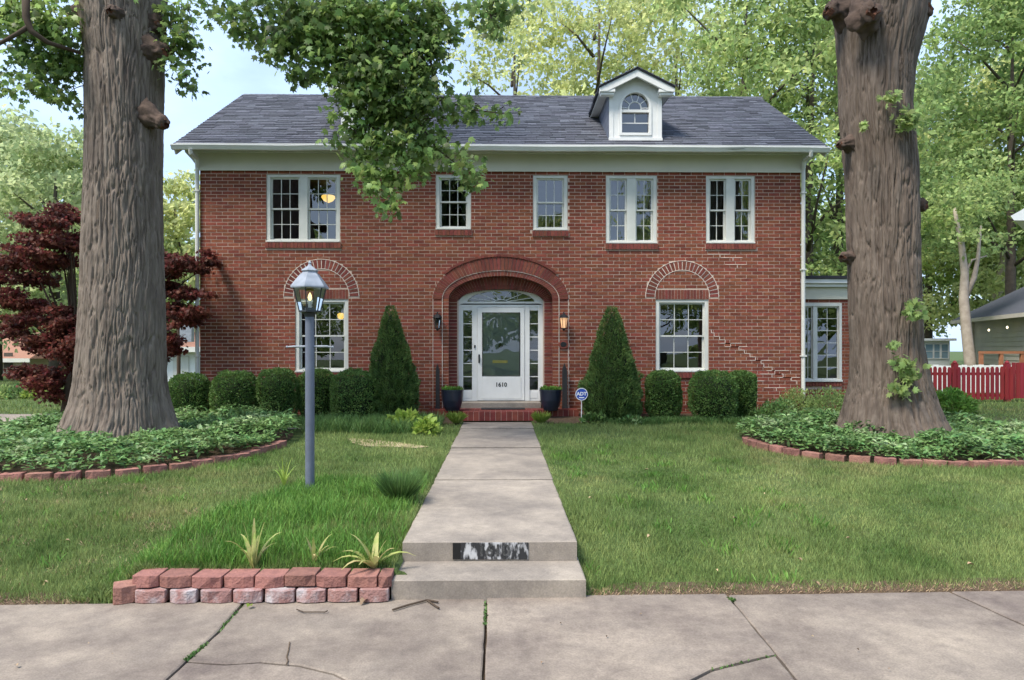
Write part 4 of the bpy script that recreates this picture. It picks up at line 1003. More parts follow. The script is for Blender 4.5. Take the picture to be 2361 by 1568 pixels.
# security sign on a stake
c, y_, z_ = P(1341, 909, 13.1); gz_ = .36
t_ = thing('yard_sign', 'small blue round security sign on a stake beside the right spruce', 'sign', (c, y_, gz_))
oc = lambda r: [(c+r*math.cos(2*math.pi*(k+.5)/16), z_+r*math.sin(2*math.pi*(k+.5)/16)) for k in range(16)][::-1]
MB().prism(oc(.122), y_-.004, y_+.004).build('plate', M_signb, t_)
m = MB(); ring_ = oc(.121); ri_ = oc(.108)
for k in range(16): m.prism([ring_[k], ring_[(k+1) % 16], ri_[(k+1) % 16], ri_[k]], y_-.007, y_-.0045)
m.prism([(c-.05, z_-.075), (c+.05, z_-.075), (c+.05, z_-.055), (c-.05, z_-.055)], y_-.007, y_-.0045)
m.build('border', M_signw, t_)
text_mesh('ADT', .095, c, y_-.0075, z_+.005, M_signw, 'lettering', t_, .001, .003)
MB().tube([(c, y_+.01, gz_-.02), (c, y_+.01, z_-.10)], .009, 6).build('stake', M_signw, t_)

# ------------------------------------------------------------------ lamp post
YL = 7.1; lc = PX(714.5, YL); zl = float(zg(lc, YL)); u = YL/F
lp = thing('lamp_post', 'grey-blue garden lamp post with glass lantern standing in the left lawn', 'lamp post', (lc, YL, zl))
zt = PZ(714, 722, YL)
MB().lathe((lc, YL, 0), [(.047, zl-.1), (.047, zt)], 24).lathe((lc, YL, 0), [(.049, zt), (.052, zt+.012), (.052, zt+.05), (.043, zt+.055)], 24).build('post', M_post, lp, smooth=False)
zc_ = PZ(714, 800, YL); m = MB().tube([(lc-.235, YL, zc_), (lc-.17, YL, zc_+.004), (lc+.18, YL, zc_+.006), (lc+.225, YL, zc_-.004)], [.007, .011, .011, .008], 8)
for s_ in (-1, 1): m.lathe((lc+s_*.236, YL, zc_), [(.006, -.013), (.014, 0), (.006, .013)], 8)
m.build('ladder_rest', M_lamp, lp)
m = MB(); z0, z1 = PZ(714, 718, YL), PZ(714, 663, YL)
rb, rt = 23*u*1.30, 37*u*1.30
def sq(r, z, k): a_ = R(45+90*k); return (lc+r*math.cos(a_), YL+r*math.sin(a_), z)
def hexp(r, z, k): a_ = 2*math.pi*(k+.5)/6; return (lc+r*math.cos(a_), YL+r*math.sin(a_), z)
rb, rt = 24*u, 37*u
for k in range(6): m.bar(hexp(rb, z0, k), hexp(rt, z1, k), .010); m.bar(hexp(rb, z0, k), hexp(rb, z0, k+1), .016); m.bar(hexp(rt, z1, k), hexp(rt, z1, k+1), .014)
m.build('cage', M_lampd, lp)
for k in range(6): MB().add([hexp(rb*.97, z0, k), hexp(rb*.97, z0, k+1), hexp(rt*.97, z1, k+1), hexp(rt*.97, z1, k)], [(0, 1, 2, 3)]).build('pane', M_lampg, lp)
MB().lathe((lc, YL, z0), [(.035, -.07), (.05, -.055), (.062, -.02), (.095, -.01), (.10, .006), (.02, .008)], 24).build('holder', M_lampd, lp)
zr = z1
MB().lathe((lc, YL, zr), [(43*u, -.012), (44*u, .0), (43*u, .014), (38*u, .045), (24*u, .125), (17*u, .155), (17*u, .165), (20*u, .172), (19*u, .180), (11*u, .205), (5*u, .225), (3*u, .245), (4.5*u, .255), (2*u, .27), (.002, .285)], 6, rot=math.pi/6).build('lantern_roof', M_lamp, lp, bevel=.003)
m = MB().lathe((lc, YL, z0), [(.018, .01), (.018, .10), (.012, .11)], 10); m.build('candle', M_signw, lp)
MB().lathe((lc, YL, z0+.11), [(.010, 0), (.022, .03), (.016, .06), (.003, .085)], 12).build('bulb', emat('soft_bulb', (1, .8, .35), .5), lp)
MB().lathe((lc, YL, z1-.035), [(.05, 0), (.03, .03)], 10).build('reflector', M_brass, lp)

# ------------------------------------------------------------------ block edgings
def block_shape(m, c, dx, dy, hx, hy, hz, rr, rough=.006):
    "rough-faced concrete block: front split with a few facets"
    c = Vector(c); dx = Vector(dx).normalized(); dy = Vector(dy).normalized(); up = Vector((0, 0, 1)); V = []
    for a in (-1, -.4, .4, 1):
        for b in (-1, 1):
            bulge = rr.uniform(.0, .022) if abs(a) < 1 else rr.uniform(-.014, 0)
            V.append(c + dx*hx*a + up*hz*b*(1 if b < 0 else rr.uniform(.90, 1.02)) - dy*(hy+bulge)); 
            V.append(c + dx*hx*a*.96 + up*hz*b*(1 if b < 0 else .98) + dy*hy)
    Fs = []
    for i in range(3):
        o = i*4; Fs += [(o, o+4, o+6, o+2), (o+1, o+3, o+7, o+5), (o+2, o+6, o+7, o+3), (o, o+1, o+5, o+4)]
    Fs += [(0, 2, 3, 1), (12, 13, 15, 14)]
    m.add(V, Fs)
rr = random.Random(5)
yb0 = 4.80
bw = thing('block_wall', 'low two-course wall of red-brown split blocks beside the step', 'block wall', (-1.8, 4.72, 0))
xsr = [298, 360, 437, 510, 582, 652, 726, 798, 869, 902]; YB = 4.70
for a, b in zip(xsr[:-1], xsr[1:]):
    x0, x1 = PX(a, YB+.03), PX(b, YB+.03); m = MB(); tl = rr.uniform(-.10, .10) if a in (298, 437, 726) else rr.uniform(-.03, .03)
    block_shape(m, ((x0+x1)/2, YB+.13+.01, .136+rr.uniform(-.006, .008)), (1, tl, 0), (-tl, 1, 0), (x1-x0)/2-.004, .085, .041, rr); m.build('block', M_block, bw, bevel=.005)
for a, b in ((306, 378), (386, 450), (458, 531), (534, 602), (607, 677), (680, 749), (752, 822), (826, 895)):
    x0, x1 = PX(a, YB), PX(b, YB); m = MB()
    block_shape(m, ((x0+x1)/2, YB+.10, .047), (1, rr.uniform(-.02, .02), 0), (0, 1, 0), (x1-x0)/2-.003, .085, .044, rr); m.build('block', M_blockp, bw, bevel=.005)
x0, x1 = PX(245, YB), PX(303, YB); m = MB(); block_shape(m, ((x0+x1)/2+.01, YB+.085, .062), (1, .55, 0), (-.55, 1, 0), .085, .075, .060, rr); m.build('block', M_block, bw, bevel=.005)
TL = (PX(280, 10.3), 10.35); TR = (PX(2042, 10.3), 10.35)
BRL, BRR = 2.58, 1.98
beds = [(TL, BRL, 190, 356, 'left'), (TR, BRR, 176, 352, 'right')]
def brad(a, rad):
    ax, by = (2.42, 2.74) if rad > 2.2 else (2.08, 2.0)
    return (np.abs(np.cos(a)/ax)**2.35+np.abs(np.sin(a)/by)**2.35)**(-1/2.35)
for (cx_, cy_), rad, a0, a1, sd_ in beds:
    nb = int(math.radians(a1-a0)*rad/.262)
    ed = thing('bed_edging', 'curved row of red concrete blocks edging the %s tree bed' % sd_, 'edging', (cx_, cy_-rad, .3))
    for k in range(nb):
        a_ = math.radians(a0+(a1-a0)*(k+.5)/nb); jr = brad(a_, rad)*(1+.008*math.sin(k*1.7)) + rr.uniform(-.012, .012)
        x, y = cx_+jr*math.cos(a_), cy_+jr*math.sin(a_)
        tx_, ty_ = -math.sin(a_), math.cos(a_); tl = rr.uniform(-.12, .12)
        m = MB(); block_shape(m, (x, y, float(zg(x, y))+.044+rr.uniform(-.010, .012)), (tx_+tl*ty_, ty_-tl*tx_, rr.uniform(-.03, .03)), (-math.cos(a_), -math.sin(a_), 0), .122, .062, .048, rr)
        m.build('block', M_block, ed, bevel=.004)
    # soil mound
    V = []; n = 48
    m = MB(); V = [(cx_, cy_, float(zg(cx_, cy_))+.10)]
    for q in range(n):
        a_ = 2*math.pi*q/n; x, y = cx_+brad(a_, rad)*.97*math.cos(a_), cy_+brad(a_, rad)*.97*math.sin(a_); V.append((x, y, float(zg(x, y))+.01))
    m.add(V, [(0, 1+q, 1+(q+1) % n) for q in range(n)]); m.build('bed_soil', M_soil, kind='structure')
# mulch strip in front of the house, driveway at left, bare patch
def sheet(name, pts, lift, mt, n=1):
    m = MB(); V = [(x, y, float(zg(x, y))+lift) for x, y in pts]; m.add(V, [tuple(range(len(V)))]); return m.build(name, mt, kind='structure')
def strip(name, x0, x1, y0, y1, lift, mt):
    xs_ = np.linspace(x0, x1, max(2, int((x1-x0)/.25))); ys_ = np.linspace(y0, y1, 8); gx_, gy_ = np.meshgrid(xs_, ys_); gy_[0] += .05*np.sin(gx_[0]*3.1); gz_ = zg(gx_, gy_)+lift
    i_ = np.arange(gx_.size).reshape(gx_.shape); f_ = np.stack([i_[:-1, :-1], i_[:-1, 1:], i_[1:, 1:], i_[1:, :-1]], -1).reshape(-1, 4)
    return np_mesh(name, np.stack([gx_, gy_, gz_], -1).reshape(-1, 3), f_, mt, kind='structure')
strip('planting_bed', -7.2, WX0-.05, 12.95, 14.19, .012, M_soil); strip('planting_bed', WX1+.05, 7.4, 12.95, 14.19, .012, M_soil)
strip('driveway', -40, -7.8, PX(0, 1)*0+12.6, 14.3, .012, M_conc2)
pp = [(800, 1007), (860, 1010), (925, 1018), (990, 1027), (960, 1030), (900, 1027), (840, 1026), (812, 1018)]
sheet('bare_patch', [G(x, y, .33)[:2] for x, y in pp], .012, M_sand)
pp = [(640, 985), (735, 987), (745, 990), (640, 990)]
sheet('bare_patch', [G(x, y, .33)[:2] for x, y in pp], .012, M_conc2)

# ------------------------------------------------------------------ grass
def in_bed(x, y):
    r = np.zeros(len(x), bool)
    for (cx_, cy_), rad, *_ in beds: r |= np.hypot(x-cx_, y-cy_) < brad(np.arctan2(y-cy_, x-cx_), rad)*1.03
    return r
def lawn_pts(n, y0, y1, pw):
    t = rng.random(n); e = 1-pw; y = (y0**e+t*(y1**e-y0**e))**(1/e)
    x = (rng.random(n)*2-1)*(y*.84+1.4)
    yb = y-(4.80+.026*x)
    ok = ~in_bed(x, y) & ~((x > WX0-.02) & (x < WX1+.02) & (y < 13.4)) & (yb > .0)
    ok &= ~((x > -2.62) & (x < -.7) & (yb < .16)) & ~((y > 12.95) & (x > -7.3) & (x < 7.4)) & ~((x < -7.8) & (y > 12.6) & (y < 14.3))
    # sparse brown fringe and worn spots
    worn = vnoise(x*1.3+3, y*1.3+9, x*0+2)*.6+vnoise(x*4+3, y*4, x*0+5)*.4
    ok &= (rng.random(n) < np.clip((worn-.22)*5, .5, 1)) & (rng.random(n) < np.clip(.25+yb*6, 0, 1))
    return x[ok], y[ok]
x, y = lawn_pts(500000, 4.6, 13.0, 1.6); n = len(x); z = zg(x, y)
lean = rvec(n)*.55; lean[:, 2] = 1
hgt = (.022+.034*rng.random(n))*(0.35+.9*vnoise(x*1.1, y*1.1, x*0)+.8*vnoise(x*5, y*5, x*0))*(.8+.05*y)
scatter('lawn_grass', np.stack([x, y, z-.004], 1), lean, rvec(n)*[1, 1, .1], hgt, (np.array([(-.5, 0, 0), (.5, 0, 0), (0, 1, 0)]), np.array([(0, 1, 2)])), M_bladel, width=.004+.0006*y+0*x, kind='stuff', label='short mown lawn grass')
x, y = lawn_pts(90000, 13.2, 40, 1.4); 
ok = (np.abs(x) > 7.6); x, y = x[ok], y[ok]; n = len(x); lean = rvec(n)*.5; lean[:, 2] = 1
scatter('lawn_grass', np.stack([x, y, zg(x, y)-.004], 1), lean, rvec(n)*[1, 1, .1], .05+.05*rng.random(n), (np.array([(-.5, 0, 0), (.5, 0, 0), (0, 1, 0)]), np.array([(0, 1, 2)])), M_bladel, width=.02+0*x, kind='stuff', label='far lawn grass beside the houses')
def blades(name, x, y, h0, h1, w, mt, label=None, lean=.45, parent=None, **kw):
    n = len(x); l = rvec(n)*lean; l[:, 2] = 1
    # two joined segments: lower straight, upper bending over
    z = zg(x, y)-.01; h = h0+(h1-h0)*rng.random(n)
    tm = (np.array([(-.5,0,0),(.5,0,0),(-.42,.5,.03),(.42,.5,.03),(-.28,.8,.10),(.28,.8,.10),(0,1,.24)]), np.array([(0,1,3),(0,3,2),(2,3,5),(2,5,4),(4,5,6)]))
    nr = rvec(n)*[1, 1, .15]
    return scatter(name, np.stack([x, y, z], 1), l, nr, h, tm, mt, parent, width=w*(.7+.6*rng.random(n)), label=label, **kw)
# tall unmown grass left of the walk
n = 30000; y = 4.95+rng.random(n)**1.2*2.6; x = -.80-rng.random(n)*(2.15-.35*(y-4.95)); 
dn = vnoise(x*3, y*3, x*0); ok = (rng.random(n) < dn*1.6) & (rng.random(n) < np.clip((x+3.0)*2.2, .2, 1)) & (np.hypot(x-lc, y-YL) > .06) & (rng.random(n) < np.clip((-.82-x)*5+.25, 0, 1))
x, y = x[ok], y[ok]
blades('tall_grass', x, y, .05, .17, .007, M_tall, 'tuft of long unmown grass between lamp post and block wall', lean=.5, kind='stuff')
n = 2600; x = -3.0+.5*rng.random(n); y = 4.74+.45*rng.random(n)
ok = ~((x > -2.76) & (y < 4.87)); x, y = x[ok], y[ok]
blades('tall_grass', x, y, .04, .10, .007, M_bladel, 'grass around the left end of the block wall', lean=.8, kind='stuff')
n = 5200; cx0 = rng.random((130, 2))*[3.6, 2.6]+[-6.4, 4.95]; k = rng.integers(0, 130, n); x = cx0[k, 0]+rng.normal(size=n)*.06; y = cx0[k, 1]+rng.normal(size=n)*.05
ok = ~in_bed(x, y) & (y > 4.9+.026*x); x, y = x[ok], y[ok]
blades('straw_tufts', x, y, .02, .07, .006, M_dry, 'straw-coloured tufts scattered in the left lawn', lean=1.3, kind='stuff')
n = 5200; cx0 = rng.random((150, 2))*[9, 5]+[-6.2, 4.95]; k = rng.integers(0, 150, n); x = cx0[k, 0]+rng.normal(size=n)*.07; y = cx0[k, 1]+rng.normal(size=n)*.06
ok = ~in_bed(x, y) & (y > 4.9+.026*x) & ~((x > -3) & (x < .65)); x, y = x[ok], y[ok]
blades('lawn_weeds', x, y, .05, .11, .010, M_tall, 'taller green weed tufts scattered in the lawn', lean=.7, kind='stuff')
# border grass strips in front of the beds
def strip_blades(n, x0, x1, y0, y1, h0, h1, lab, mt=M_mondo):
    x = x0+(x1-x0)*rng.random(n); y = y0+(y1-y0)*rng.random(n)+.04*np.sin(x*4); dn = vnoise(x*2.5+7, y*2.5, x*0); ok = rng.random(n) < .35+dn
    blades('border_grass', x[ok], y[ok], h0, h1, .009, mt, lab, kind='stuff', lean=.6)
strip_blades(9000, PX(1375, 13), PX(1745, 13), 12.75, 13.05, .08, .19, 'dark border grass in front of the right shrubs')
strip_blades(9000, PX(735, 12.6), PX(1015, 12.6), 11.6, 13.0, .14, .32, 'dark border grass left of the walk end')
strip_blades(6000, PX(540, 13), PX(740, 13), 12.7, 13.2, .08, .2, 'low green border under the left shrubs')
strip_blades(5000, PX(110, 12.8), PX(200, 12.8), 11.9, 13.6, .12, .32, 'grass clump left of the left tree')
# ------------------------------------------------------------------ ground cover
def cover(cx_, cy_, rad, n, lab, ymin):
    a = rng.random(n)*2*math.pi; R0 = brad(a, rad); r_ = np.sqrt(rng.random(n))*R0*.99; x, y = cx_+r_*np.cos(a), cy_+r_*np.sin(a)
    h = (.06+.20*vnoise(x*2.2+11, y*2.2, x*0)+.10*vnoise(x*7, y*7, x*0))*np.clip((R0*1.02-r_)*7, .3, 1)*1.15
    ok = (np.hypot(x-cx_, y-cy_) > .62) & (rng.random(n) < np.clip(1.4-(y-(cy_-rad))*.14, .3, 1)); x, y, h, a = x[ok], y[ok], h[ok], a[ok]; n = len(x)
    z = zg(x, y)+.04+h*(.45+.55*rng.random(n)**.5)
    up = rvec(n); up[:, 2] = up[:, 2]*.35+.12; nr = rvec(n)*.6; nr[:, 2] = 1
    scatter('ground_cover', np.stack([x, y, z], 1), up, nr, .045+.065*rng.random(n), T_OVAL, M_cover, width=(.035+.05*rng.random(n)), label=lab, kind='stuff')
cover(*TL, BRL, 26000, 'leafy ground cover around the left tree', 7.7)
cover(*TR, BRR, 19000, 'leafy ground cover around the right tree', 8.4)
# ------------------------------------------------------------------ trimmed shrubs
def shrub(name, label, cat, group, px, py0, py1, phw, Y, n, kind='box', mt=None):
    c = PX(px, Y); u = Y/F; hw = phw*u*math.cos(math.atan(c/Y)); z1 = PZ(px, py0, Y); z0 = float(zg(c, Y)); H = z1-z0
    t_ = thing(name, label, cat, (c, Y, z0), group)
    def prof(t):
        if kind == 'cone': return np.where(t < .22, .80+.20*np.sin(np.clip(t/.22, 0, 1)*1.57), np.clip((1-t)/.78, 0, 1)**.80)
        s = np.clip(t, 0, 1)*2-1; return np.clip(1-np.abs(s)**2.9, 0, 1)**(1/2.9)
    # solid dark core added to block the view through the leaves
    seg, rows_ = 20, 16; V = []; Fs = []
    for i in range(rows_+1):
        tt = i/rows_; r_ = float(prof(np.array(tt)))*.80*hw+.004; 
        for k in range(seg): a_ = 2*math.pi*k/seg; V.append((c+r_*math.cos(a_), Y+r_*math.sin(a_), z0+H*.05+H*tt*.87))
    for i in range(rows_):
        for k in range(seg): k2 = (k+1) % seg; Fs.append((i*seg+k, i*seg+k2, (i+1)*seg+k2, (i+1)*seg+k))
    MB().add(V, Fs).build('dark_core', M_core, t_)
    tt = rng.random(n); 
    if kind == 'cone': tt = 1-np.sqrt(1-tt*.999)
    if kind == 'box': tt = np.where(rng.random(n) < .25, .93+.07*rng.random(n)**.5, tt)
    a = rng.random(n)*2*math.pi; cap = (tt > .93) & (kind == 'box')
    rr_ = prof(tt)*np.where(cap, np.sqrt(rng.random(n)), 1)
    ns = vnoise(a*3.2+c*5, tt*6*H, a*0+Y)*.6+vnoise(np.cos(a)*7+c, tt*16, np.sin(a)*7)*.4
    amp = .38 if kind == 'cone' else .14
    rad = hw*rr_*(1-amp+amp*2*ns-.0)*(1-.10*rng.random(n)**2)
    x, y, z = c+rad*np.cos(a), Y+rad*np.sin(a), z0+.02+H*np.where(cap, .93+.07*(1-rr_**2), tt)*(1+.02*(ns-.5))
    out_ = np.stack([np.cos(a), np.sin(a), np.full(n, .25)], 1)
    if kind == 'box':
        v = rvec(n); e = 3.3; k = (np.hypot(v[:, 0], v[:, 1])**e+np.abs(v[:, 2])**e)**(-1/e); ns = vnoise(v[:, 0]*3+c*5, v[:, 1]*3, v[:, 2]*3)*.6+vnoise(v[:, 0]*8+c, v[:, 1]*8, v[:, 2]*8)*.4
        k = k*(.84+.28*ns)*(1-.08*rng.random(n)**2)*np.where(rng.random(n) < .03, 1.07, 1); x, y, z = c+v[:, 0]*k*hw, Y+v[:, 1]*k*hw, z0+H*.5+v[:, 2]*k*H*.5; out_ = v
    if kind == 'cone': up = out_*.8+rvec(n)*.5+[0, 0, .7]; size = .04+.04*rng.random(n); w_ = size*.35
    else: up = out_*.8+rvec(n)*.8+[0, 0, .35]; size = .022+.022*rng.random(n); w_ = size*1.1
    scatter('foliage', np.stack([x, y, z], 1), up, rvec(n)+out_*.4, size, T_LEAF, mt or (M_spruce if kind == 'cone' else M_box), t_, width=w_*(1.4 if kind == 'cone' else 1), kind='stuff')
    m = MB(); m.tube([(c, Y, z0-.03), (c+.01, Y, z0+.25)], .03, 7); m.build('stem', M_twig, t_)
    return t_
GB = 'clipped boxwood shrubs along the house front'
for i, (px, y0, hw, Y, lab) in enumerate((
    (436, 864, 52, 13.30, 'clipped boxwood shrub at the left house corner, behind the big trunk'),
    (540, 857, 53, 13.25, 'large round boxwood, second from the left corner of the house'),
    (640, 852, 48, 13.35, 'round boxwood just left of the lower left window'),
    (733, 853, 46, 13.60, 'boxwood directly behind the lamp post under the lower left window'),
    (820, 855, 58, 13.10, 'wide boxwood touching the left spruce'),
    (1529, 857, 41, 13.45, 'small upright boxwood right of the right spruce under the window'),
    (1644, 857, 56, 13.25, 'wide boxwood right of the lower right window'),
    (1709, 857, 35, 13.65, 'boxwood half hidden behind the wide one at the right'))):
    shrub('boxwood_shrub', lab, 'shrub', GB, px, y0, 950, hw, Y, 13000)
shrub('dwarf_spruce', 'tall cone-shaped spruce left of the front door', 'conifer', 'cone-shaped spruces flanking the door', 901, 700, 950, 60, 13.40, 26000, 'cone')
shrub('dwarf_spruce', 'tall cone-shaped spruce right of the front door', 'conifer', 'cone-shaped spruces flanking the door', 1411, 702, 950, 66, 13.40, 26000, 'cone')
# loose leafy bushes under the sunroom window
def bush(name, label, cat, x, y, z0, rx, rz, n, mt, size=.05, tmpl=T_LEAF):
    t_ = thing(name, label, cat, (x, y, z0)); v = rvec(n); v[:, 2] = np.abs(v[:, 2]); rad = (.55+.45*rng.random(n))*(.75+.5*vnoise(v[:, 0]*2.5+x, v[:, 1]*2.5, v[:, 2]*2.5))
    pos = np.stack([x+v[:, 0]*rx*rad, y+v[:, 1]*rx*rad, z0+v[:, 2]*rz*rad], 1)
    scatter('foliage', pos, v+rvec(n)*.7+[0, 0, .2], rvec(n)+[0, 0, .6], size*(.6+.8*rng.random(n)), tmpl, mt, t_, kind='stuff')
    m = MB()
    for k in range(5):
        a_ = k*1.3; m.tube([(x, y, z0-.02), (x+.3*rx*math.cos(a_), y+.3*rx*math.sin(a_), z0+rz*.4), (x+.6*rx*math.cos(a_), y+.6*rx*math.sin(a_), z0+rz*.75)], [.012, .008, .004], 5)
    m.build('stem', M_twig, t_); return t_
for (px, py, Y, rx, rz, n, mt, lab) in ((1795, 930, 13.7, .45, .34, 1600, M_cover, 'low spreading green bush below the right corner of the house'),
                              (1835, 925, 13.9, .40, .52, 1800, M_leaf_b, 'bright leafy bush beside the right downspout'),
                              (1915, 930, 13.3, .55, .62, 2600, M_leaf_c, 'dark leafy bush left of the right tree trunk'),
                              (1760, 940, 13.3, .35, .25, 900, M_box, 'small dark bush at the end of the right border grass')):
    x = PX(px, Y); bush('leafy_bush', lab, 'bush', x, Y, float(zg(x, Y)), rx, rz, n, mt)
bush('leafy_bush', 'grassy green bush right of the right tree trunk near the fence', 'bush', PX(2185, 14.5), 14.5, .4, .55, .5, 2400, M_tall, .09)
for (px, Y, lab) in ((1052, 12.95, 'lime clump of leaves left of the porch step'), (1247, 13.0, 'lime clump of leaves right of the porch step')):
    x = PX(px, Y); n = 420; a = rng.random(n)*6.28; t_ = thing('lime_plant', lab, 'plant', (x, Y, .36), 'lime grass clumps beside the porch step')
    rr_ = .05*rng.random(n); xx, yy = x+rr_*np.cos(a), Y+rr_*np.sin(a); up = np.stack([np.cos(a)*.75, np.sin(a)*.75, np.ones(n)], 1)+rvec(n)*.3
    scatter('foliage', np.stack([xx, yy, np.full(n, .35)], 1), up, rvec(n), .14+.14*rng.random(n), T_LEAF, M_lime, t_, width=np.full(n, .022), kind='stuff')
bush('hosta_plant', 'bright lime hosta left of the walk end', 'plant', PX(935, 12.3), 12.3, .35, .30, .24, 500, M_lime, .11, T_OVAL)
bush('hosta_plant', 'small lime hosta nearest the bare patch', 'plant', PX(985, 11.6), 11.6, .34, .18, .2, 260, M_lime, .11, T_OVAL)
bush('leafy_plant', 'small blue-green plant below the round yard sign', 'plant', PX(1368, 12.9), 12.9, .36, .22, .16, 240, M_spruce, .09, T_OVAL)
bush('leafy_plant', 'pale variegated plant in front of the right spruce', 'plant', PX(1452, 12.9), 12.9, .36, .25, .14, 300, M_cover, .06)
# grass tuft and iris plants with individual leaves
def strap_plant(name, label, px, py, z, nl, L, mt, w=.035, spread=.8, tip=M_strap):
    x, y, _ = G(px, py, z); z = float(zg(x, y)); t_ = thing(name, label, 'plant', (x, y, z), None)
    for k in range(nl):
        a_ = rr.uniform(0, 2*math.pi); sp = rr.uniform(.25, 1)*spread; l = L*rr.uniform(.6, 1.1); pts = []; n = 6
        for i in range(n+1):
            s = i/n; rad = l*(s*sp*.55+s*s*sp*.25); zz_ = l*(s*(1-.35*sp) - s**3*sp*.45); pts.append(Vector((x+rad*math.cos(a_), y+rad*math.sin(a_), z+zz_)))
        sd = Vector((-math.sin(a_), math.cos(a_), 0)); V = []; Fs = []
        for i, p in enumerate(pts):
            ww = w*.5*(1-(i/n)**2.2)+.002; V += [p-sd*ww, p+Vector((0, 0, -ww*.5)), p+sd*ww]
        for i in range(n): o = i*3; Fs += [(o, o+1, o+4, o+3), (o+1, o+2, o+5, o+4)]
        MB().add(V, Fs).build('leaf', mt, t_, smooth=True)
strap_plant('iris_plant', 'yellowing iris with long bent leaves behind the middle of the block wall', 585, 1300, .2, 11, .42, M_strap)
strap_plant('iris_plant', 'small sparse iris between the two larger ones behind the block wall', 725, 1292, .2, 8, .32, M_strap, .03)
strap_plant('iris_plant', 'yellow iris with broad arching leaves beside the step', 862, 1300, .2, 11, .44, M_strap, .045, 1.1)
strap_plant('wilted_plant', 'wilted pale leaves at the end of the block wall beside the step', 930, 1300, .2, 6, .16, M_dry, .05, 1.2)
strap_plant('spider_plant', 'pale thin-leaved plant in the lawn left of the lamp post', 655, 1115, .3, 14, .36, M_lime, .014, .7)
strap_plant('iris_plant', 'small pale iris shoot at the edge of the tall grass', 535, 1180, .27, 5, .16, M_strap, .02)
x, y, _ = G(921, 1160, .28); n = 1300; a = rng.random(n)*6.28; t_ = thing('grass_tuft', 'dark green dense grass tuft at the left edge of the walk', 'grass tuft', (x, y, .28))
up = np.stack([np.cos(a)*.65, np.sin(a)*.65, np.ones(n)], 1)+rvec(n)*.25; r0 = .05*rng.random(n)
scatter('blades', np.stack([x+r0*np.cos(a), y+r0*np.sin(a), np.full(n, .27)], 1), up, rvec(n), .24+.18*rng.random(n), T_BLADE, M_mondo, t_, width=np.full(n, .009), kind='stuff')

# ------------------------------------------------------------------ the two big trees
def big_trunk(name, prof, Y, mt, parent, seed, z_low=.2, z_high=8.2, nr=440, nz_=520, amp=.046):
    ys_ = [p[0] for p in prof]; zs_ = [PZ(p[1], p[0], Y) for p in prof]; cs_ = [PX(p[1], Y) for p in prof]; rs_ = [p[2]*Y/F for p in prof]
    o = np.argsort(zs_); zs_, cs_, rs_ = np.array(zs_)[o], np.array(cs_)[o], np.array(rs_)[o]
    z = np.linspace(z_low, z_high, nz_); th = np.linspace(0, 2*math.pi, nr, endpoint=False); Z, T = np.meshgrid(z, th, indexing='ij')
    c = np.interp(Z, zs_, cs_); r = np.interp(Z, zs_, rs_)*math.cos(math.atan((c[0, 0]-0)/Y))*.985; 
    flare = np.clip((1.3-Z)/1.1, 0, 1)**2
    r = r*(1+.07*flare*np.sin(T*5+seed)+.03*flare*np.sin(T*9+seed*2)) + .02*np.sin(T*3+Z*.7+seed)
    x, y = np.cos(T), np.sin(T)
    sh = seed*13.7
    wx_ = vnoise(x*2+sh, y*2+sh, Z*1.3)*1.1; wy__ = vnoise(x*2+sh+50, y*2+sh, Z*1.3)*1.1
    n1 = vnoise((x+wx_*.18)*9.5+sh, (y+wy__*.18)*9.5+sh, Z*1.1); n2 = vnoise((x+wx_*.16)*21+sh, (y+wy__*.16)*21+sh, Z*2.4); n3 = vnoise(x*34+sh, y*34, Z*12)
    rid = sstep(0, .22, np.abs(2*n1-1))*.40+sstep(0, .26, np.abs(2*n2-1))*.40+n3*.20
    r = r+amp*1.2*(rid-.80)
    # broad lumps
    r = r + .05*(vnoise(x*1.2+sh, y*1.2, Z*.9)-.5)
    V = np.stack([c+r*x, Y+r*y, Z], -1).reshape(-1, 3); i_ = np.arange(nr*nz_).reshape(nz_, nr); j_ = np.roll(i_, -1, 1)
    Fq_ = np.stack([i_[:-1], j_[:-1], j_[1:], i_[1:]], -1).reshape(-1, 4)
    np_mesh(name, V, Fq_, mt, parent, smooth=True)
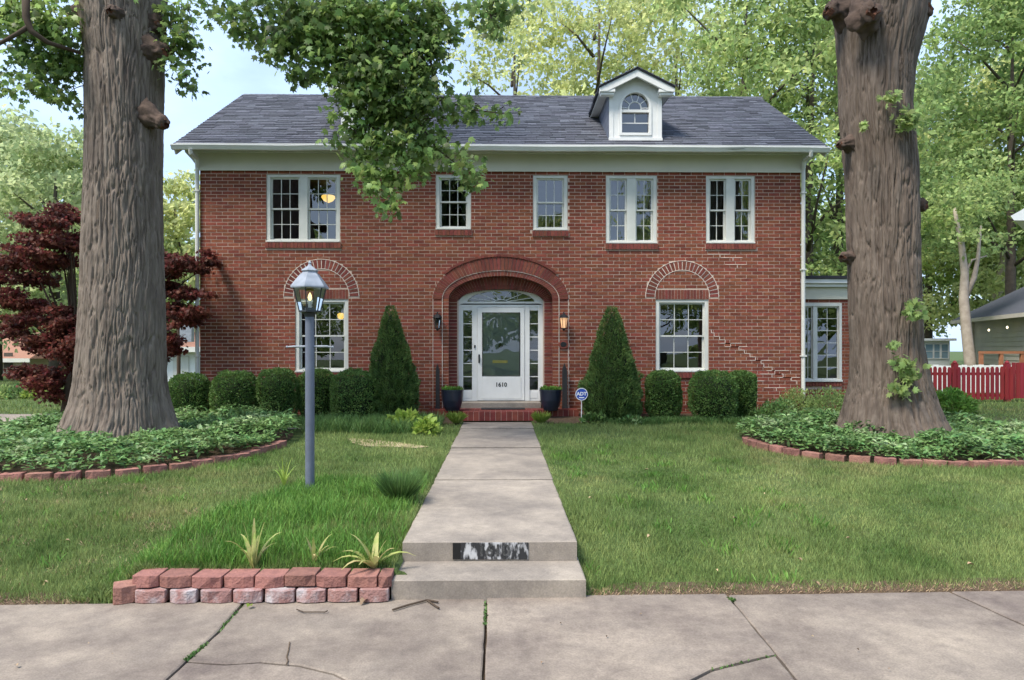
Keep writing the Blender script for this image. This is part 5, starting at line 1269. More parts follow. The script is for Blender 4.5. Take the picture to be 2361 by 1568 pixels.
def stub(parent, px, py, Y, toward, r, L, mtb):
    "old pruned limb: gnarled collar swelling out of the trunk with a dark ragged cut face"
    p = Vector(P(px, py, Y)); d = Vector(toward).normalized(); a = d.cross(Vector((0, 0, 1)) if abs(d.z) < .9 else Vector((1, 0, 0))).normalized(); b = d.cross(a)
    nu, nv = 40, 26; U_, V_ = np.meshgrid(np.linspace(0, 1, nv), np.linspace(0, 2*math.pi, nu, endpoint=False), indexing='ij')
    h = U_; prof = np.where(h < .78, 1.55-.75*sstep(0, .7, h), (.86)*np.sqrt(np.clip(1-((h-.78)/.22)**2*.9, 0.02, 1)))
    sd = px*.37+py*.11; dn = vnoise(np.cos(V_)*2+sd, np.sin(V_)*2, h*2.5+sd)*.8+vnoise(np.cos(V_)*5+sd, np.sin(V_)*5, h*5)*.5+vnoise(np.cos(V_)*12+sd, np.sin(V_)*12, h*3)*.22
    R_ = r*prof*(.62+.52*dn); A = np.array(a); B = np.array(b); D = np.array(d); ctr = np.array(p)[None, None, :]-D*.20+D*((h*(L+.22)-.0)*(1+.18*(vnoise(np.cos(V_)*2+sd, np.sin(V_)*2, 0*h)-.5)*h))[..., None]
    Pn = ctr+A*(np.cos(V_)*R_)[..., None]+B*(np.sin(V_)*R_*1.15)[..., None]; Pn[..., 2] -= (h**2*r*.35)
    i_ = np.arange(nu*nv).reshape(nv, nu); j_ = np.roll(i_, -1, 1); o = np_mesh('branch_stub', Pn.reshape(-1, 3), np.stack([i_[:-1], j_[:-1], j_[1:], i_[1:]], -1).reshape(-1, 4), M_burl, parent, smooth=True)
    e = p+d*(L-.0)+Vector((0, 0, -r*.30)); k = 16; m = MB(); rr_ = [r*.62*random.uniform(.75, 1.1) for _ in range(k)]
    up_ = (d+Vector((0, 0, .35))).normalized(); a2 = up_.orthogonal().normalized(); b2 = up_.cross(a2)
    V = [e-up_*.05]+[e+(a2*math.cos(6.283*q/k)+b2*math.sin(6.283*q/k))*rr_[q]*.55-up_*.01 for q in range(k)]+[e+(a2*math.cos(6.283*q/k)+b2*math.sin(6.283*q/k))*rr_[q]+up_*.018 for q in range(k)]+[e+(a2*math.cos(6.283*q/k)+b2*math.sin(6.283*q/k))*rr_[q]*1.25-up_*.05 for q in range(k)]
    Fs = [(0, 1+q, 1+(q+1) % k) for q in range(k)]
    for w in (0, 1): Fs += [(1+w*k+q, 1+(w+1)*k+q, 1+(w+1)*k+(q+1) % k, 1+w*k+(q+1) % k) for q in range(k)]
    m.add(V, Fs).build('cut_scar', M_scar, o)
TY = 10.35
lt = thing('maple_tree', 'massive grey-brown tree at the left with drooping green branches over the roof', 'tree', (TL[0], TY, .3), 'two big front-yard trees')
big_trunk('trunk', [(-300, 268, 150), (-60, 272, 118), (0, 274, 110), (60, 282, 101), (150, 288, 95), (300, 289, 93), (500, 287, 94), (650, 286, 97), (800, 283, 104), (880, 281, 110), (930, 280, 120), (965, 278, 132), (1010, 274, 152)], TY, M_bark, lt, 1.0)
rt = thing('maple_tree', 'massive dark-barked tree at the right with knobs and leafy sprouts', 'tree', (TR[0], TY, .3), 'two big front-yard trees')
big_trunk('trunk', [(-300, 2040, 190), (-60, 2034, 132), (0, 2034, 118), (60, 2032, 112), (150, 2024, 96), (250, 2021, 90), (330, 2028, 92), (400, 2034, 91), (600, 2036, 86), (800, 2042, 88), (880, 2048, 100), (930, 2050, 114), (965, 2052, 126), (1010, 2054, 150)], TY, M_bark2, rt, 2.3)
for (px, py, dy, tw, r, L) in ((364, 112, -.20, (1, -.3, -.15), .13, .17), (358, 272, -.3, (1, -.4, -.45), .11, .20), (362, 50, -.1, (1, -.2, .2), .15, .08), (182, 30, -.1, (-1, -.25, -.2), .14, .12), (258, 22, -.60, (.0, -1, .0), .09, .04)):
    stub(lt, px, py, TY+dy, tw, r, L, M_bark)
for (px, py, dy, tw, r, L) in ((1930, 20, -.1, (-1, -.3, .1), .16, .16), (2006, 25, -.70, (-.1, -1, .05), .16, .10), (2118, 20, -.3, (.8, -.6, .3), .16, .14), (1945, 330, -.1, (-1, -.3, 0), .09, .08), (1950, 590, -.05, (-1, -.4, .1), .08, .08), (2115, 470, -.1, (1, -.2, .1), .11, .10), (2085, 285, -.45, (.5, -1, .2), .08, .10)):
    stub(rt, px, py, TY+dy, tw, r, L, M_bark2)
# small leafy sprouts on the right trunk
sp = []
for (px, py, s) in ((2090, 835, .07), (2098, 862, .09), (2080, 895, .09), (2055, 800, .03), (2050, 225, .06), (2095, 270, .10), (2095, 285, .08), (1990, 288, .03), (2108, 715, .09)):
    c = np.array(P(px, py, TY-.66)); n = int(50*s/.1); sp.append(c+rng.normal(size=(n, 3))*[s, .03, s*.8])
pos = np.concatenate(sp); n = len(pos); scatter('sprout', pos, rvec(n)+[0, -.3, -.2], rvec(n)+[0, -1, .3], .07+.05*rng.random(n), T_MAPLE, M_leaf_b, rt, kind='stuff')
# limbs above the picture and the drooping branches
def limb(parent, pts, r0, r1, mt=M_bark, seg=10, name='limb'):
    n = len(pts); MB().tube(pts, [r0+(r1-r0)*i/(n-1) for i in range(n)], seg).build(name, mt, parent, smooth=True)
tl = (PX(266, TY), TY)
limb(lt, [(tl[0]+.2, TY, 8.2), (-4.2, 9.9, 9.0), (-2.6, 9.6, 9.2), (-1.0, 9.5, 8.9), (.4, 9.6, 8.3)], .32, .05)
limb(lt, [(tl[0]-.2, TY, 8.2), (-7.2, 9.8, 9.1), (-9.0, 9.6, 9.4), (-10.5, 9.6, 9.2)], .32, .06)
limb(lt, [(tl[0], TY, 8.6), (-5.6, 10.6, 10.5), (-5.2, 10.9, 12.5), (-5.4, 10.8, 14)], .45, .08)
limb(lt, [(tl[0]+.1, TY-.1, 8.4), (-4.8, 8.4, 9.4), (-3.8, 6.4, 10.0), (-3.0, 4.6, 10.0)], .28, .06)
limb(rt, [(TR[0], TY, 8.6), (5.2, 10.3, 10.4), (4.6, 10.0, 12.4)], .5, .08, M_bark2)
limb(rt, [(TR[0]+.3, TY, 8.2), (7.4, 10.2, 9.6), (9.2, 10.1, 10.4)], .38, .08, M_bark2)
limb(rt, [(TR[0]-.3, TY, 8.4), (4.2, 10.0, 9.8), (2.6, 9.7, 10.3)], .30, .06, M_bark2)
q = [P(60, -40, 9.4), P(60, 40, 9.4), P(72, 72, 9.4), P(110, 98, 9.5), P(185, 122, 9.9)]; limb(lt, q, .055, .025, M_twig)
q = [P(68, 60, 9.4), P(40, 78, 9.4), P(0, 100, 9.4), P(-40, 110, 9.4)]; limb(lt, q, .035, .02, M_twig)
blobs = [  # centre x, y, half sizes in picture units, depth, density
 (600,50,75,60,9.9,1),(700,50,100,70,9.6,1.1),(810,60,110,85,9.5,1.3),(930,60,100,85,9.6,1.3),(1010,60,60,70,9.7,.9),(1120,20,60,30,9.7,.8),(1180,8,70,16,9.7,.8),(1135,60,36,40,9.7,.6),
 (720,130,80,60,9.7,1),(820,160,90,70,9.5,1.3),(900,185,100,70,9.5,1.3),(985,150,60,70,9.6,1),(640,110,50,35,9.8,.6),(690,175,36,20,9.8,.4),
 (850,250,80,50,9.5,1.1),(940,250,80,50,9.6,1.1),(1020,250,60,30,9.6,.6),(1090,262,60,22,9.7,.6),(1160,262,28,18,9.8,.5),(1085,215,40,20,9.7,.4),
 (840,330,66,40,9.6,1),(920,330,80,42,9.6,1.1),(990,300,50,30,9.6,.6),(1010,350,55,30,9.6,.9),(1070,385,46,26,9.7,.8),(1085,412,30,14,9.7,.5),
 (860,400,55,34,9.6,1),(930,390,60,26,9.6,.8),(880,445,46,26,9.6,1),(895,475,30,14,9.6,.7),(830,385,30,30,9.6,.5),
 (40,40,90,70,9.9,1),(110,40,80,60,9.9,1.0),(150,110,55,70,10.0,1),(60,120,60,35,9.9,.6),(100,190,50,35,10.0,.8),(160,225,40,30,10.1,.8),(30,175,36,26,10.0,.4),(10,205,16,20,10,.3),(140,165,50,40,10.1,.9),
 (410,60,50,55,10.3,1),(430,110,36,40,10.3,.8),(405,160,22,26,10.3,.6),(418,185,14,10,10.3,.3),(480,20,60,26,10.2,.7),(540,50,40,40,10.1,.5)]
allp = []; tw = MB()
for (bx, by, rx, ry, Y, dn) in blobs:
    c = np.array(P(bx, by, Y)); u_ = Y/F; ns = max(4, int(rx*ry*dn*.0088)); 
    v = rvec(ns)*(rng.random((ns, 1))**.4); sc = np.array([rx*u_, .30, ry*u_]); ctr = c+v*sc
    for q in ctr:
        k = 8; k = 11; l = q+rng.normal(size=(k, 3))*[.10, .09, .055]; allp.append(l)
        if rng.random() < .25:
            e = c+np.array([rng.normal()*.1, 0, ry*u_*.9]); mid = (q+e)/2+[0, 0, .05]; tw.tube([tuple(q), tuple(mid), tuple(e)], [.003, .006, .009], 4, False)
pos = np.concatenate(allp); n = len(pos)
# hanging stems linking the masses to the limb above
for path in ([(870, -60), (880, 120), (850, 300), (860, 400), (885, 470)], [(905, 150), (940, 260), (920, 330), (930, 390)], [(985, 100), (1010, 230), (1100, 255), (1165, 262)], [(700, -60), (720, 60), (730, 130)], [(940, 250), (1010, 345), (1080, 400)], [(1150, -40), (1130, 30), (1138, 70)]):
    pts = [P(a, b, 9.6) for a, b in path]; tw.tube(pts, [.022-.018*i/(len(pts)-1) for i in range(len(pts))], 6)
tw.build('twigs', M_twig, lt, kind='stuff')
up = rvec(n); up[:, 2] = -abs(up[:, 2])*.7-.25; nr = rvec(n)*.8; nr[:, 2] += .6; nr[:, 1] -= .5
scatter('hanging_leaves', pos, up, nr, .065+.065*rng.random(n), T_MAPLE, M_leafn, lt, kind='stuff')
def crown(name, parent, blobs_, per, size, mt, tmpl=T_LEAF, flat=.6, kind='stuff'):
    out = []
    for (x, y, z, r) in blobs_:
        n = int(per*r*r); nc = max(6, int(n/34)); v = rvec(nc); rad = r*(.45+.60*rng.random(nc))*(.70+.60*vnoise(v[:, 0]*2.2+x, v[:, 1]*2.2+y, v[:, 2]*2.2+z))
        ctr = np.stack([x+v[:, 0]*rad, y+v[:, 1]*rad, z+v[:, 2]*rad*flat], 1); k = rng.integers(0, nc, n); s_ = (.16+.10*r)*(.6+.8*rng.random(nc))
        out.append(ctr[k]+rng.normal(size=(n, 3))*s_[k][:, None]*[1.25, 1.25, .42])
    pos = np.concatenate(out); n = len(pos); up = rvec(n); up[:, 2] -= .35; nr = rvec(n)*.9; nr[:, 2] += .8
    return scatter(name, pos, up, nr, size*(.6+.8*rng.random(n)), tmpl, mt, parent, kind=kind)
bb = [(-5+rng.normal()*2.8, 9+rng.normal()*2.0, 11.5+rng.random()*3.5, 1.3) for _ in range(9)]; crown('crown', lt, bb, 330, .17, M_leafn)
bb = [(6+rng.normal()*2.6, 10+rng.normal()*2.2, 12+rng.random()*3.5, 1.3) for _ in range(9)]; crown('crown', rt, bb, 330, .17, M_leafn)

# ------------------------------------------------------------------ background trees
def bg_tree(label, X, Y, H, cr, cb, mt, per=420, size=.17, group='trees behind the house', nb=26, bark=None, tr=.22, name='shade_tree', flat=.6, cat='tree', squash=1.0, lean=0):
    z0 = .4; t_ = thing(name, label, cat, (X, Y, z0), group); bark = bark or M_bgbark
    lr = random.Random(int(abs(X*31+Y*17))); m = MB()
    m.tube([(X, Y, z0-.1), (X+lean*.3, Y, z0+H*.25), (X+lean*.7+lr.uniform(-.2, .2), Y, z0+H*.5), (X+lean+lr.uniform(-.3, .3), Y, z0+H*.85)], [tr*1.25, tr, tr*.7, tr*.2], 9); m.build('trunk', bark, t_, smooth=True)
    bs = []; lm = MB()
    for k in range(nb):
        f = (k+.5)/nb; zz_ = z0+cb+(H-cb)*f; w = cr*math.sin(math.pi*min(1, .18+.80*f))**.7; a_ = k*2.4+lr.random(); d = w*lr.uniform(.25, .95)
        x, y = X+lean*f+d*math.cos(a_), Y+d*math.sin(a_)*squash; r = cr*lr.uniform(.24, .40); bs.append((x, y, zz_, r))
        if k % 2 == 0 and f < .85:
            zs0 = max(z0+cb*.8, zz_-d*.8); lm.tube([(X+lean*f*.5, Y, zs0), ((X+x)/2, (Y+y)/2, (zs0+zz_)/2+.2), (x, y, zz_)], [tr*.38, tr*.22, tr*.07], 6)
    lm.build('limb', bark, t_, smooth=True)
    crown('crown', t_, bs, per, size, mt, flat=flat)
    return t_
def X_(px, Y): return PX(px, Y)
bgs = [
 ('pale yellow-green tree rising behind the middle of the roof', 1180, 36, 20, 5.2, 5, M_leaf_a, 150),
 ('yellow-green airy tree left of the right dormer', 1370, 33, 21, 5.4, 5, M_leaf_a, 160),
 ('yellow-green tree directly behind the right dormer', 1560, 35, 20, 5.4, 5, M_leaf_a, 170),
 ('bright green tree above the right end of the roof', 1720, 27, 18, 4.8, 4, M_leaf_b, 210),
 ('green tree seen just left of the right trunk above the sunroom', 1862, 27, 16, 3.9, 2.4, M_leaf_b, 210),
 ('dense dark tree between sunroom and right trunk', 1930, 30, 17, 5, 2.5, M_leaf_c, 210),
 ('dark tree right of the right trunk, upper part', 2430, 38, 21, 7.0, 4.8, M_leaf_b, 210),
 ('broad mid-green tree at the right picture edge', 2330, 32, 19, 5.6, 6.5, M_leaf_c, 210),
 ('distant green tree behind the grey neighbour house', 2330, 38, 17, 6, 3, M_leaf_a, 200),
 ('distant tree above the white shed', 2140, 42, 18, 6.5, 3.5, M_leaf_b, 200),
 ('pale green tree at the far left edge above the clay roof', -10, 30, 11.2, 4.4, 2.2, M_leaf_d, 260),
 ('pale green spreading tree behind the red maple', 130, 27, 9.6, 3.8, 1.8, M_leaf_d, 260),
 ('low green tree between left trunk and house', 410, 30, 8.8, 2.8, 1.5, M_leaf_a, 300),
 ('dark green tree behind the clay-roofed house', 40, 44, 14, 6, 3, M_leaf_b, 200),
 ('green tree behind the garage left of the house', 330, 40, 9.5, 4.5, 2, M_leaf_b, 200),
]
for (lab, px, Y, H, cr_, cb, mt, per) in bgs:
    bg_tree(lab, X_(px, Y), Y, H, cr_, cb, mt, per=per, size=.15+.0028*Y, nb=30)
# pale-barked tree in the neighbour's yard
t_ = thing('shade_tree', 'pale-barked forked tree behind the right neighbour fence', 'tree', (X_(2240, 24), 24, .4), 'trees behind the house')
m = MB(); m.tube([P(2240, 900, 24), P(2236, 830, 24), P(2228, 760, 24), P(2222, 690, 24), P(2224, 630, 24), P(2216, 560, 24), P(2200, 480, 24)], [.22, .19, .17, .16, .13, .10, .05], 9).tube([P(2224, 690, 24), P(2246, 640, 24), P(2254, 600, 24), P(2262, 520, 24)], [.11, .09, .07, .03], 8).tube([P(2222, 640, 24), P(2240, 600, 24), P(2275, 590, 24)], [.06, .04, .02], 6); m.build('trunk', M_pale, t_, smooth=True)
crown('crown', t_, [(*P(a, b, 24+c), d) for a, b, c, d in ((2200, 470, -.6, 1.1), (2215, 545, -.7, .5), (2262, 540, -.6, .5), (2250, 500, .3, 1.0), (2290, 560, .3, .8), (2230, 400, 0, 1.2), (2170, 520, .5, .7), (2290, 430, .8, 1.1), (2180, 590, .8, .6))], 330, .17, M_leaf_b)
t_ = thing('shade_tree', 'leaning pale trunk above the grey neighbour roof', 'tree', (X_(2300, 36), 36, .4)); m = MB(); m.tube([P(2290, 800, 36), P(2296, 700, 36), P(2310, 620, 36), P(2316, 560, 36), P(2330, 480, 36)], [.3, .24, .20, .15, .06], 9); m.build('trunk', M_pale, t_, smooth=True)
crown('crown', t_, [(X_(2320, 36), 36, 7.5, 1.8), (X_(2360, 36), 36.5, 9, 2)], 180, .25, M_leaf_a)
# far wooded backdrop on both sides (reads as one mass)
bb = []
for k in range(120):
    px = rng.random()*3600-600; Y = 55+rng.random()*25
    top_ = 9 if px < 700 else 15
    bb.append((X_(px, Y), Y, 1.5+rng.random()*top_, 3.4))
crown('far_wood', None, bb, 55, .55, M_leaf_a)['label'] = 'far wood behind the houses'
# ------------------------------------------------------------------ red japanese maple at the left corner
YR_ = 13.9; rx_ = X_(150, YR_)
jm = thing('red_maple', 'dark red Japanese maple with layered foliage behind the left trunk', 'tree', (rx_, YR_, .4))
m = MB(); m.tube([(rx_, YR_, .3), (rx_+.1, YR_, 1.1), (rx_+.5, YR_-.05, 1.9)], [.11, .09, .06], 8); m.build('trunk', M_twig, jm, smooth=True)
pads = [(110,480,45,20),(80,520,70,16),(130,560,70,18),(40,600,60,16),(110,620,80,20),(20,660,60,20),(90,680,90,22),(50,720,60,18),(130,730,70,18),(150,780,60,26),(100,820,60,26),(90,865,46,22),(140,850,50,24),
        (410,600,55,14),(465,590,36,8),(400,640,60,18),(430,660,50,14),(405,690,46,14),(430,720,50,14),(470,742,34,9),(395,750,30,14),(300,560,80,20),(280,640,90,24),(290,720,90,24),(260,800,80,30),(395,800,24,18),(160,520,40,16),(20,750,30,14),(150,880,50,14)]
out = []; m = MB(); p2 = []
for (bx, by, rx, ry) in pads:
    if by > 868: continue
    for q_ in range(4): p2.append((bx+rng.normal()*rx*.6, by+rng.normal()*ry*1.3, rx*rng.uniform(.25, .6), ry*rng.uniform(.35, .8)))
p2 = [q_ for q_ in p2 if q_[0]+q_[2] < 520]
for (bx, by, rx, ry) in p2:
    Y = YR_+rng.normal()*.35; Y = min(Y, 13.9) if bx > 440 else Y; c = np.array(P(bx, by, Y)); u_ = Y/F; n = int(rx*ry*.9)+50; v = rvec(n)*rng.random((n, 1))**.3*(.6+.7*rng.random((n, 1)))
    out.append(c+v*[rx*u_*1.05, .45, ry*u_*1.15]); (rng.random() < .22) and m.tube([(rx_+.5*(bx > 200)+.2, YR_, 1.5), tuple((c+[rx_+.3, YR_, 1.9])/2-np.array([0, 0, .25])), tuple(c*.8+np.array([rx_+.3, YR_, 1.9])*.2-np.array([0, 0, .05])), tuple(c)], [.04, .022, .014, .005], 5)
m.build('limb', M_twig, jm, smooth=True); pos = np.concatenate(out); n = len(pos); up = rvec(n); up[:, 2] -= .5; nr = rvec(n)*.7; nr[:, 2] += .7
scatter('crown', pos, up, nr, .05+.04*rng.random(n), T_MAPLE, M_red, jm, kind='stuff')
# ------------------------------------------------------------------ left background: clay-roofed house, garage, flowers
Yh = 36
def boxes_house(label, x0, x1, y0, depth, zt, ridge, wall, roofm, over=.4, hip=1.5):
    t_ = thing('neighbour_house', label, 'house', ((x0+x1)/2, y0, .35))
    MB().box(x0, y0, .2, x1, y0+depth, zt).build('wall', wall, t_)
    ym = y0+depth/2; a = [(x0-over, y0-over, zt-.02), (x1+over, y0-over, zt-.02), (x1+over, y0+depth+over, zt-.02), (x0-over, y0+depth+over, zt-.02), (x0-over+hip, ym, ridge), (x1+over-hip, ym, ridge)]
    MB().add(a, [(0, 1, 5, 4), (1, 2, 5), (2, 3, 4, 5), (3, 0, 4), (3, 2, 1, 0)]).build('roof', roofm, t_)
    MB().box(x0-over-.05, y0-over-.06, zt-.20, x1+over+.05, y0-over-.004, zt-.0).build('fascia', M_trim, t_)
    return t_
pz_ = lambda y, Y: PZ(1000, y, Y)
t_ = boxes_house('low peach house with clay-red roof at the far left edge', X_(-330, Yh), X_(62, Yh), Yh, 9, pz_(826, Yh), pz_(766, Yh+4), M_peach, M_orange, hip=1.0)
MB().box(X_(10, Yh), Yh-.04, .8, X_(30, Yh), Yh-.004, 1.6).build('window', M_room, t_)
t_ = boxes_house('white garage with tan roof glimpsed between left trunk and house', X_(380, 27), X_(452, 27), 27, 6, pz_(800, 27), pz_(752, 30), M_wshed, M_orange, hip=.5)
MB().box(X_(400, 27), 26.95, .5, X_(436, 27), 26.996, 1.5).build('garage_door', M_trim, t_)
t_ = thing('utility_pole', 'thin dark pole beside the white garage', 'pole', (X_(412, 22), 22, .4)); m = MB(); m.tube([(X_(412, 22), 22, .3), (X_(412, 22), 22, 3.6)], .06, 8); m.build('shaft', M_twig, t_)
MB().box(X_(412, 22)+.08, 21.9, 2.0, X_(412, 22)+.45, 22.1, 2.7).build('meter_box', M_lamp, t_)
for i, (px, lab) in enumerate(((15, 'low leafy plant at the left edge of the far lawn'), (48, 'pale flowering plant beside the far driveway'), (80, 'pale leafy plant in front of the clay-roofed house'))):
    x = X_(px, 19); bush('garden_plant', lab, 'plant', x, 19, .4, .35, .35, 500, (M_leaf_c, M_cover, M_lime)[i], .08)
# ------------------------------------------------------------------ right background
Yf = 17.3
fn = thing('picket_fence', 'red wooden picket fence right of the right tree', 'fence', (X_(2250, Yf), Yf, .4))
zb0 = PZ(2200, 921, Yf); px = 2110; k = 0
for px in np.arange(2112, 2335, 11.0):
    x = X_(px, Yf); zt = PZ(px, 846, Yf)+random.uniform(-.015, .015); w = .042
    MB().prism([(x-w, zb0+random.uniform(-.02, .02)), (x+w, zb0), (x+w, zt-.05), (x+w*.45, zt), (x-w*.45, zt), (x-w, zt-.05)], Yf-.012, Yf+.012).build('picket', M_redp, fn)
for px in (2205, 2326): x = X_(px, Yf); m = MB(); m.box(x-.06, Yf+.005, .3, x+.06, Yf+.12, PZ(px, 838, Yf)); m.lathe((x, Yf+.06, PZ(px, 838, Yf)), [(.05, 0), (.06, .02), (.03, .06), (.004, .075)], 8); m.build('post', M_redp, fn)
for zz_ in (862, 912): MB().box(X_(2105, Yf), Yf+.014, PZ(2200, zz_, Yf)-.035, X_(2330, Yf), Yf+.05, PZ(2200, zz_, Yf)+.035).build('rail', M_redp, fn)
gt = thing('fence_gate', 'dark red gate section at the right end of the picket fence', 'gate', (X_(2345, Yf), Yf, .4))
for px in np.arange(2337, 2400, 9.5):
    x = X_(px, Yf+.1); MB().box(x-.045, Yf+.09, zb0+.02, x+.045, Yf+.11, PZ(px, 836, Yf+.1)).build('board', M_redp, gt)
MB().box(X_(2334, Yf), Yf+.112, PZ(2340, 858, Yf)-.04, X_(2400, Yf), Yf+.14, PZ(2340, 858, Yf)+.04).build('rail', M_redp, gt)
wf = thing('white_fence', 'white board fence behind the red pickets', 'fence', (X_(2230, 20), 20, .4))
for px in np.arange(2120, 2330, 13): x = X_(px, 20.5); MB().box(x-.075, 20.5, .45, x+.075, 20.53, PZ(px, 842, 20.5)+random.uniform(-.02, .02)).build('board', M_wshed, wf)
MB().box(X_(2115, 20.5), 20.535, 1.1, X_(2335, 20.5), 20.57, 1.18).build('rail', M_wshed, wf)
sh = thing('white_shed', 'small white shed with paned windows behind the fence', 'shed', (X_(2150, 28), 28, .4))
xa, xb = X_(2095, 28), X_(2190, 28); zt = PZ(2150, 786, 28)
MB().box(xa, 28, .3, xb, 31, zt).build('wall', M_wshed, sh); MB().box(xa-.15, 27.8, zt+.002, xb+.15, 31.2, zt+.10).build('roof', M_white, sh)
for (a, b) in ((2133, 2150), (2153, 2166), (2170, 2185)):
    x0, x1 = X_(a, 28), X_(b, 28); z0, z1 = PZ(2150, 826, 28), PZ(2150, 794, 28)
    w = MB().box(x0-.03, 27.96, z0-.03, x1+.03, 27.996, z0).box(x0-.03, 27.96, z1, x1+.03, 27.996, z1+.03).box(x0-.03, 27.96, z0, x0, 27.996, z1).box(x1, 27.96, z0, x1+.03, 27.996, z1).box(x0, 27.965, (z0+z1)/2-.01, x1, 27.99, (z0+z1)/2+.01).build('window', M_white, sh)
    MB().box(x0, 27.985, z0, x1, 27.995, z1).build('pane', mat('shed_pane', (.22, .32, .38), rough=.15, spec=.6), w)
# grey-sided neighbour house: one wall runs towards the camera on the right
nh = thing('neighbour_house', 'grey-sided house with dark hip roof and string lights at the right edge', 'house', (X_(2300, 26), 26, .4))
A = Vector((X_(2238, 28), 28, 0)); dirw = Vector((-.28, -1, 0)).normalized(); B = A+dirw*9.5; nrm = Vector((-1, .28, 0)).normalized(); away = -nrm
z1 = PZ(2237, 738, 28); z0 = .35; Hs = .17; nbd = int((z1-z0)/Hs)+1
for k in range(nbd):
    za, zb2 = z0+k*Hs, min(z1, z0+(k+1)*Hs+.02)
    if zb2 <= za: continue
    p = [A+nrm*.030, B+nrm*.030, B+nrm*.004, A+nrm*.004]
    MB().add([(p[0].x, p[0].y, za), (p[1].x, p[1].y, za), (p[2].x, p[2].y, zb2), (p[3].x, p[3].y, zb2), (p[3].x, p[3].y, za), (p[2].x, p[2].y, za)], [(0, 1, 2, 3), (4, 5, 1, 0)]).build('siding_board', M_siding, nh)
D_ = away*7
MB().add([(A.x, A.y, z0), (B.x, B.y, z0), (B.x+D_.x, B.y+D_.y, z0), (A.x+D_.x, A.y+D_.y, z0), (A.x, A.y, z1), (B.x, B.y, z1), (B.x+D_.x, B.y+D_.y, z1), (A.x+D_.x, A.y+D_.y, z1)], [(0, 1, 5, 4), (1, 2, 6, 5), (2, 3, 7, 6), (3, 0, 4, 7)]).build('wall', M_siding, nh)
ov = .55; A2 = A+nrm*ov-dirw*ov; B2 = B+nrm*ov+dirw*ov; C2 = B2+away*(7+2*ov); D2 = A2+away*(7+2*ov); rz_ = z1+2.3
r1_ = (A2+D2)/2+dirw*1.6; r2_ = (B2+C2)/2-dirw*1.6
V = [(p.x, p.y, z1-.0) for p in (A2, B2, C2, D2)]+[(r1_.x, r1_.y, rz_), (r2_.x, r2_.y, rz_)]
MB().add(V, [(0, 4, 5, 1), (1, 5, 2), (2, 5, 4, 3), (3, 4, 0), (0, 1, 2, 3)]).build('roof', M_nroof, nh)
m = MB(); m.bar((A2.x, A2.y, z1-.07), (B2.x, B2.y, z1-.07), .03, .14); m.bar((A2.x, A2.y, z1-.07), (D2.x, D2.y, z1-.07), .03, .14); m.build('fascia', M_siding, nh)
m = MB(); c = A+nrm*.06; m.tube([(c.x+dirw.x*.4, c.y+dirw.y*.4, z0), (c.x+dirw.x*.4, c.y+dirw.y*.4, z1)], .04, 6); m.build('downspout', M_siding, nh)
for t in (.16, .50, .80):
    p = A+dirw*(9.5*t*.55)+nrm*.3; zz_ = PZ(2300, 768, 26)+.03*t*6; m = MB(); m.lathe((p.x, p.y, zz_), [(.01, .06), (.03, .03), (.035, 0), (.015, -.035)], 8); m.build('string_bulb', M_bulb, nh)
# redwood rail in front of the neighbour house
dk = thing('deck_rail', 'orange-brown wooden deck rail before the grey neighbour house', 'railing', (X_(2300, 21), 21, .4))
zr_ = PZ(2300, 812, 21); MB().box(X_(2258, 21), 20.95, zr_-.05, X_(2420, 21), 21.05, zr_+.03).build('handrail', M_deck, dk)
for px in (2262, 2308, 2356): x = X_(px, 21); MB().box(x-.05, 20.96, .4, x+.05, 21.04, zr_-.051).build('post', M_deck, dk)
# white eave corner of a nearer building at the right edge
ev = thing('neighbour_porch', 'white eave corner of a neighbouring porch poking in at the right edge', 'porch', (X_(2500, 17), 17, .4))
a, b, e_ = P(2330, 498, 17), P(2352, 486, 17), P(2338, 508, 17); x9 = X_(2900, 17)
m = MB(); m.prism([(a[0], a[2]), (e_[0], e_[2]), (x9, e_[2]-.02), (x9, a[2]+1.3), (b[0]+1.2, b[2]+.75), (b[0], b[2])], 17, 20); m.v = [(x+.95*(y-17), y, z) for x, y, z in m.v]; m.build('roof', M_white, ev)
m = MB(); m.box(16.3, 17.6, .3, x9, 20, e_[2]-.03); m.build('wall', M_siding, ev)
# ------------------------------------------------------------------ trees across the street (seen in the window reflections)
for i, (X, Y, H, cr_, lab) in enumerate(((-15, -17, 10.5, 4.0, 'low street tree across the road, left'), (-5, -19, 15.5, 4.2, 'tall street tree across the road, left of the middle'), (4, -17, 10.5, 3.6, 'low street tree across the road, middle'), (10.5, -18, 14.5, 3.6, 'street tree across the road, right'), (18, -19, 14, 4.2, 'street tree across the road, far right'), (-25, -19, 13, 4.2, 'street tree across the road, far left'))):
    bg_tree(lab, X, Y, H, cr_, 3.0, M_leaf_b, per=230, size=.24, group='trees across the street', nb=22)
bb = [(-60+i*4.2+rng.normal(), -34+rng.normal()*2, 2.5+rng.random()*4.5, 3.6) for i in range(30)]  # unseen wood, added to keep low sky out of the lower window reflections
crown('added_reflection_wood', None, bb, 70, .55, M_leaf_c)['label'] = 'unseen wood added across the street for the window reflections'
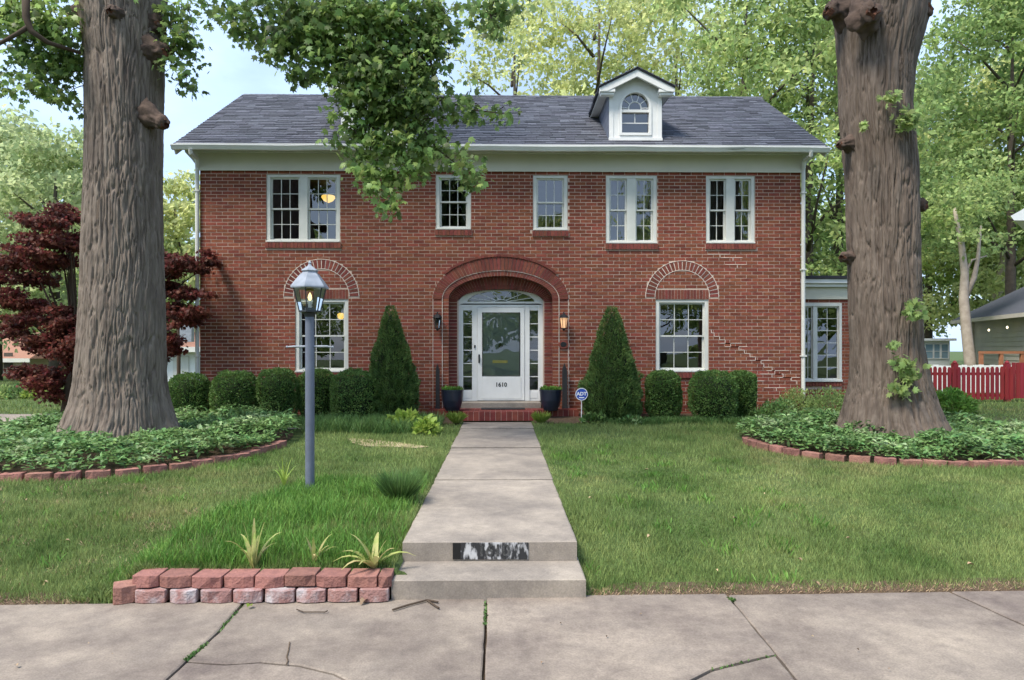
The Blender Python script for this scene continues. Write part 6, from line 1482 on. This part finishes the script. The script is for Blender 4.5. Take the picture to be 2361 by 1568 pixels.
# ------------------------------------------------------------------ litter: dry leaves, twigs, weeds in the joints
def fallen(px, py, z, s, mt, lab, grp, name='fallen_leaf'):
    x, y, _ = G(px, py, z); z = float(zg(x, y))+.028 if z > .05 else z
    a = rr.uniform(0, 6.28); up = np.array([[math.cos(a), math.sin(a), .1]]); tv, tf = T_OVAL; side = np.array([-math.sin(a), math.cos(a), 0])
    m = MB(); V = [(x+tv[i][0]*side[0]*s+tv[i][1]*up[0][0]*s, y+tv[i][0]*side[1]*s+tv[i][1]*up[0][1]*s, z+.012+tv[i][2]*s*1.5+abs(tv[i][0])*s*.5) for i in range(7)]
    m.add(V, [tuple(f) for f in tf]).build(name, mt, None, label=lab, cat='leaf', group=grp)
for (px, py) in ((1495, 1098), (1357, 1162), (1840, 1243), (1690, 1190), (1760, 1150), (1960, 1215), (1880, 1280), (2110, 1290), (1650, 1260), (1500, 1215), (1590, 1345), (1720, 1330), (2050, 1335), (2230, 1250)):
    fallen(px, py, .25, rr.uniform(.03, .055), M_dry, 'small dry leaf lying on the right lawn', 'dry leaves on the right lawn')
for (px, py) in ((150, 1240), (230, 1200), (330, 1150), (100, 1300), (440, 1260), (60, 1180), (300, 1290)):
    fallen(px, py, .2, rr.uniform(.03, .055), M_dry, 'small dry leaf lying on the left lawn', 'dry leaves on the left lawn')
fallen(1025, 1166, .29, .07, M_leaf_b, 'fresh green leaf lying on the front walk', None)
fallen(845, 1386, .006, .075, M_dry, 'curled tan leaf at the foot of the block wall', None)
fallen(570, 1404, .006, .06, M_lime, 'bright green leaf on the sidewalk joint', None)
fallen(40, 1540, .006, .03, M_dry, 'tiny tan leaf at the lower left of the sidewalk', None)
for (px, py) in ((205, 1488), (260, 1512), (1250, 1530), (1400, 1470), (1290, 1440), (1975, 1500), (2050, 1545), (1870, 1470), (1480, 1420), (330, 1440), (1215, 1410)):
    fallen(px, py, .006, rr.uniform(.010, .020), random.choice([M_dry, M_soil]), 'tiny bit of leaf litter on the bare sidewalk', 'leaf litter on the sidewalk')
def twig(label, pts, r=.004):
    m = MB(); q = [G(a, b, .012) for a, b in pts]; m.tube(q, r, 5); m.build('twig', M_twig, None, label=label, cat='twig')
twig('dark twig lying before the lower step', [(905, 1406), (940, 1395), (985, 1383), (1010, 1388)], .007)
twig('short dark twig right of the longer one before the step', [(985, 1384), (1005, 1398), (1012, 1402)], .007)
twig('thin bent twig on the sidewalk below the block wall', [(684, 1405), (700, 1411), (750, 1411), (755, 1408)], .004)
# moss and weeds in the joints
def moss(path, n, w, lab):
    pos = []
    for k in range(n):
        i = rr.randrange(len(path)-1); t = rr.random(); a, b = path[i], path[i+1]; p = G(a[0]+(b[0]-a[0])*t, a[1]+(b[1]-a[1])*t, .0); pos.append((p[0]+rr.gauss(0, w), p[1]+rr.gauss(0, w*.5), -.012+.01*rr.random()))
    pos = np.array(pos); up = rvec(n); up[:, 2] = abs(up[:, 2])+.5
    scatter('joint_weeds', pos, up, rvec(n), .010+.016*rng.random(n), T_LEAF, M_mondo, None, kind='stuff', label=lab)
moss([(560, 1396), (505, 1455)], 60, .004, 'weeds in the left sidewalk joint')
moss([(480, 1480), (440, 1512), (425, 1524)], 130, .007, 'moss in the left sidewalk joint near the crack')
moss([(1120, 1388), (1119, 1440)], 80, .004, 'weeds in the middle sidewalk joint')
moss([(1690, 1385), (1680, 1380)], 120, .01, 'weeds at the top of the right sidewalk joint')
moss([(1790, 1510), (1700, 1530), (1640, 1545)], 40, .002, 'moss in the right sidewalk crack')
# brown fringe of soil and dry grass where lawn meets the sidewalk
n = 9000; x = (rng.random(n)*2-1)*4.2; y = 4.80+.026*x-.015+.09*rng.random(n); ok = ~((x > -2.85) & (x < .62)); x, y = x[ok], y[ok]
blades('dry_fringe', x, y, .02, .06, .006, M_dry, 'dry grass fringe along the sidewalk', lean=1.2, kind='stuff')
n = 2600; y = 5.3+rng.random(n)*8; x = np.where(rng.random(n) < .5, WX0-.01-rng.random(n)*.04, WX1+.01+rng.random(n)*.03)
blades('dry_fringe', x, y, .03, .07, .006, M_bladel, 'grass fringe along the front walk', lean=.9, kind='stuff')
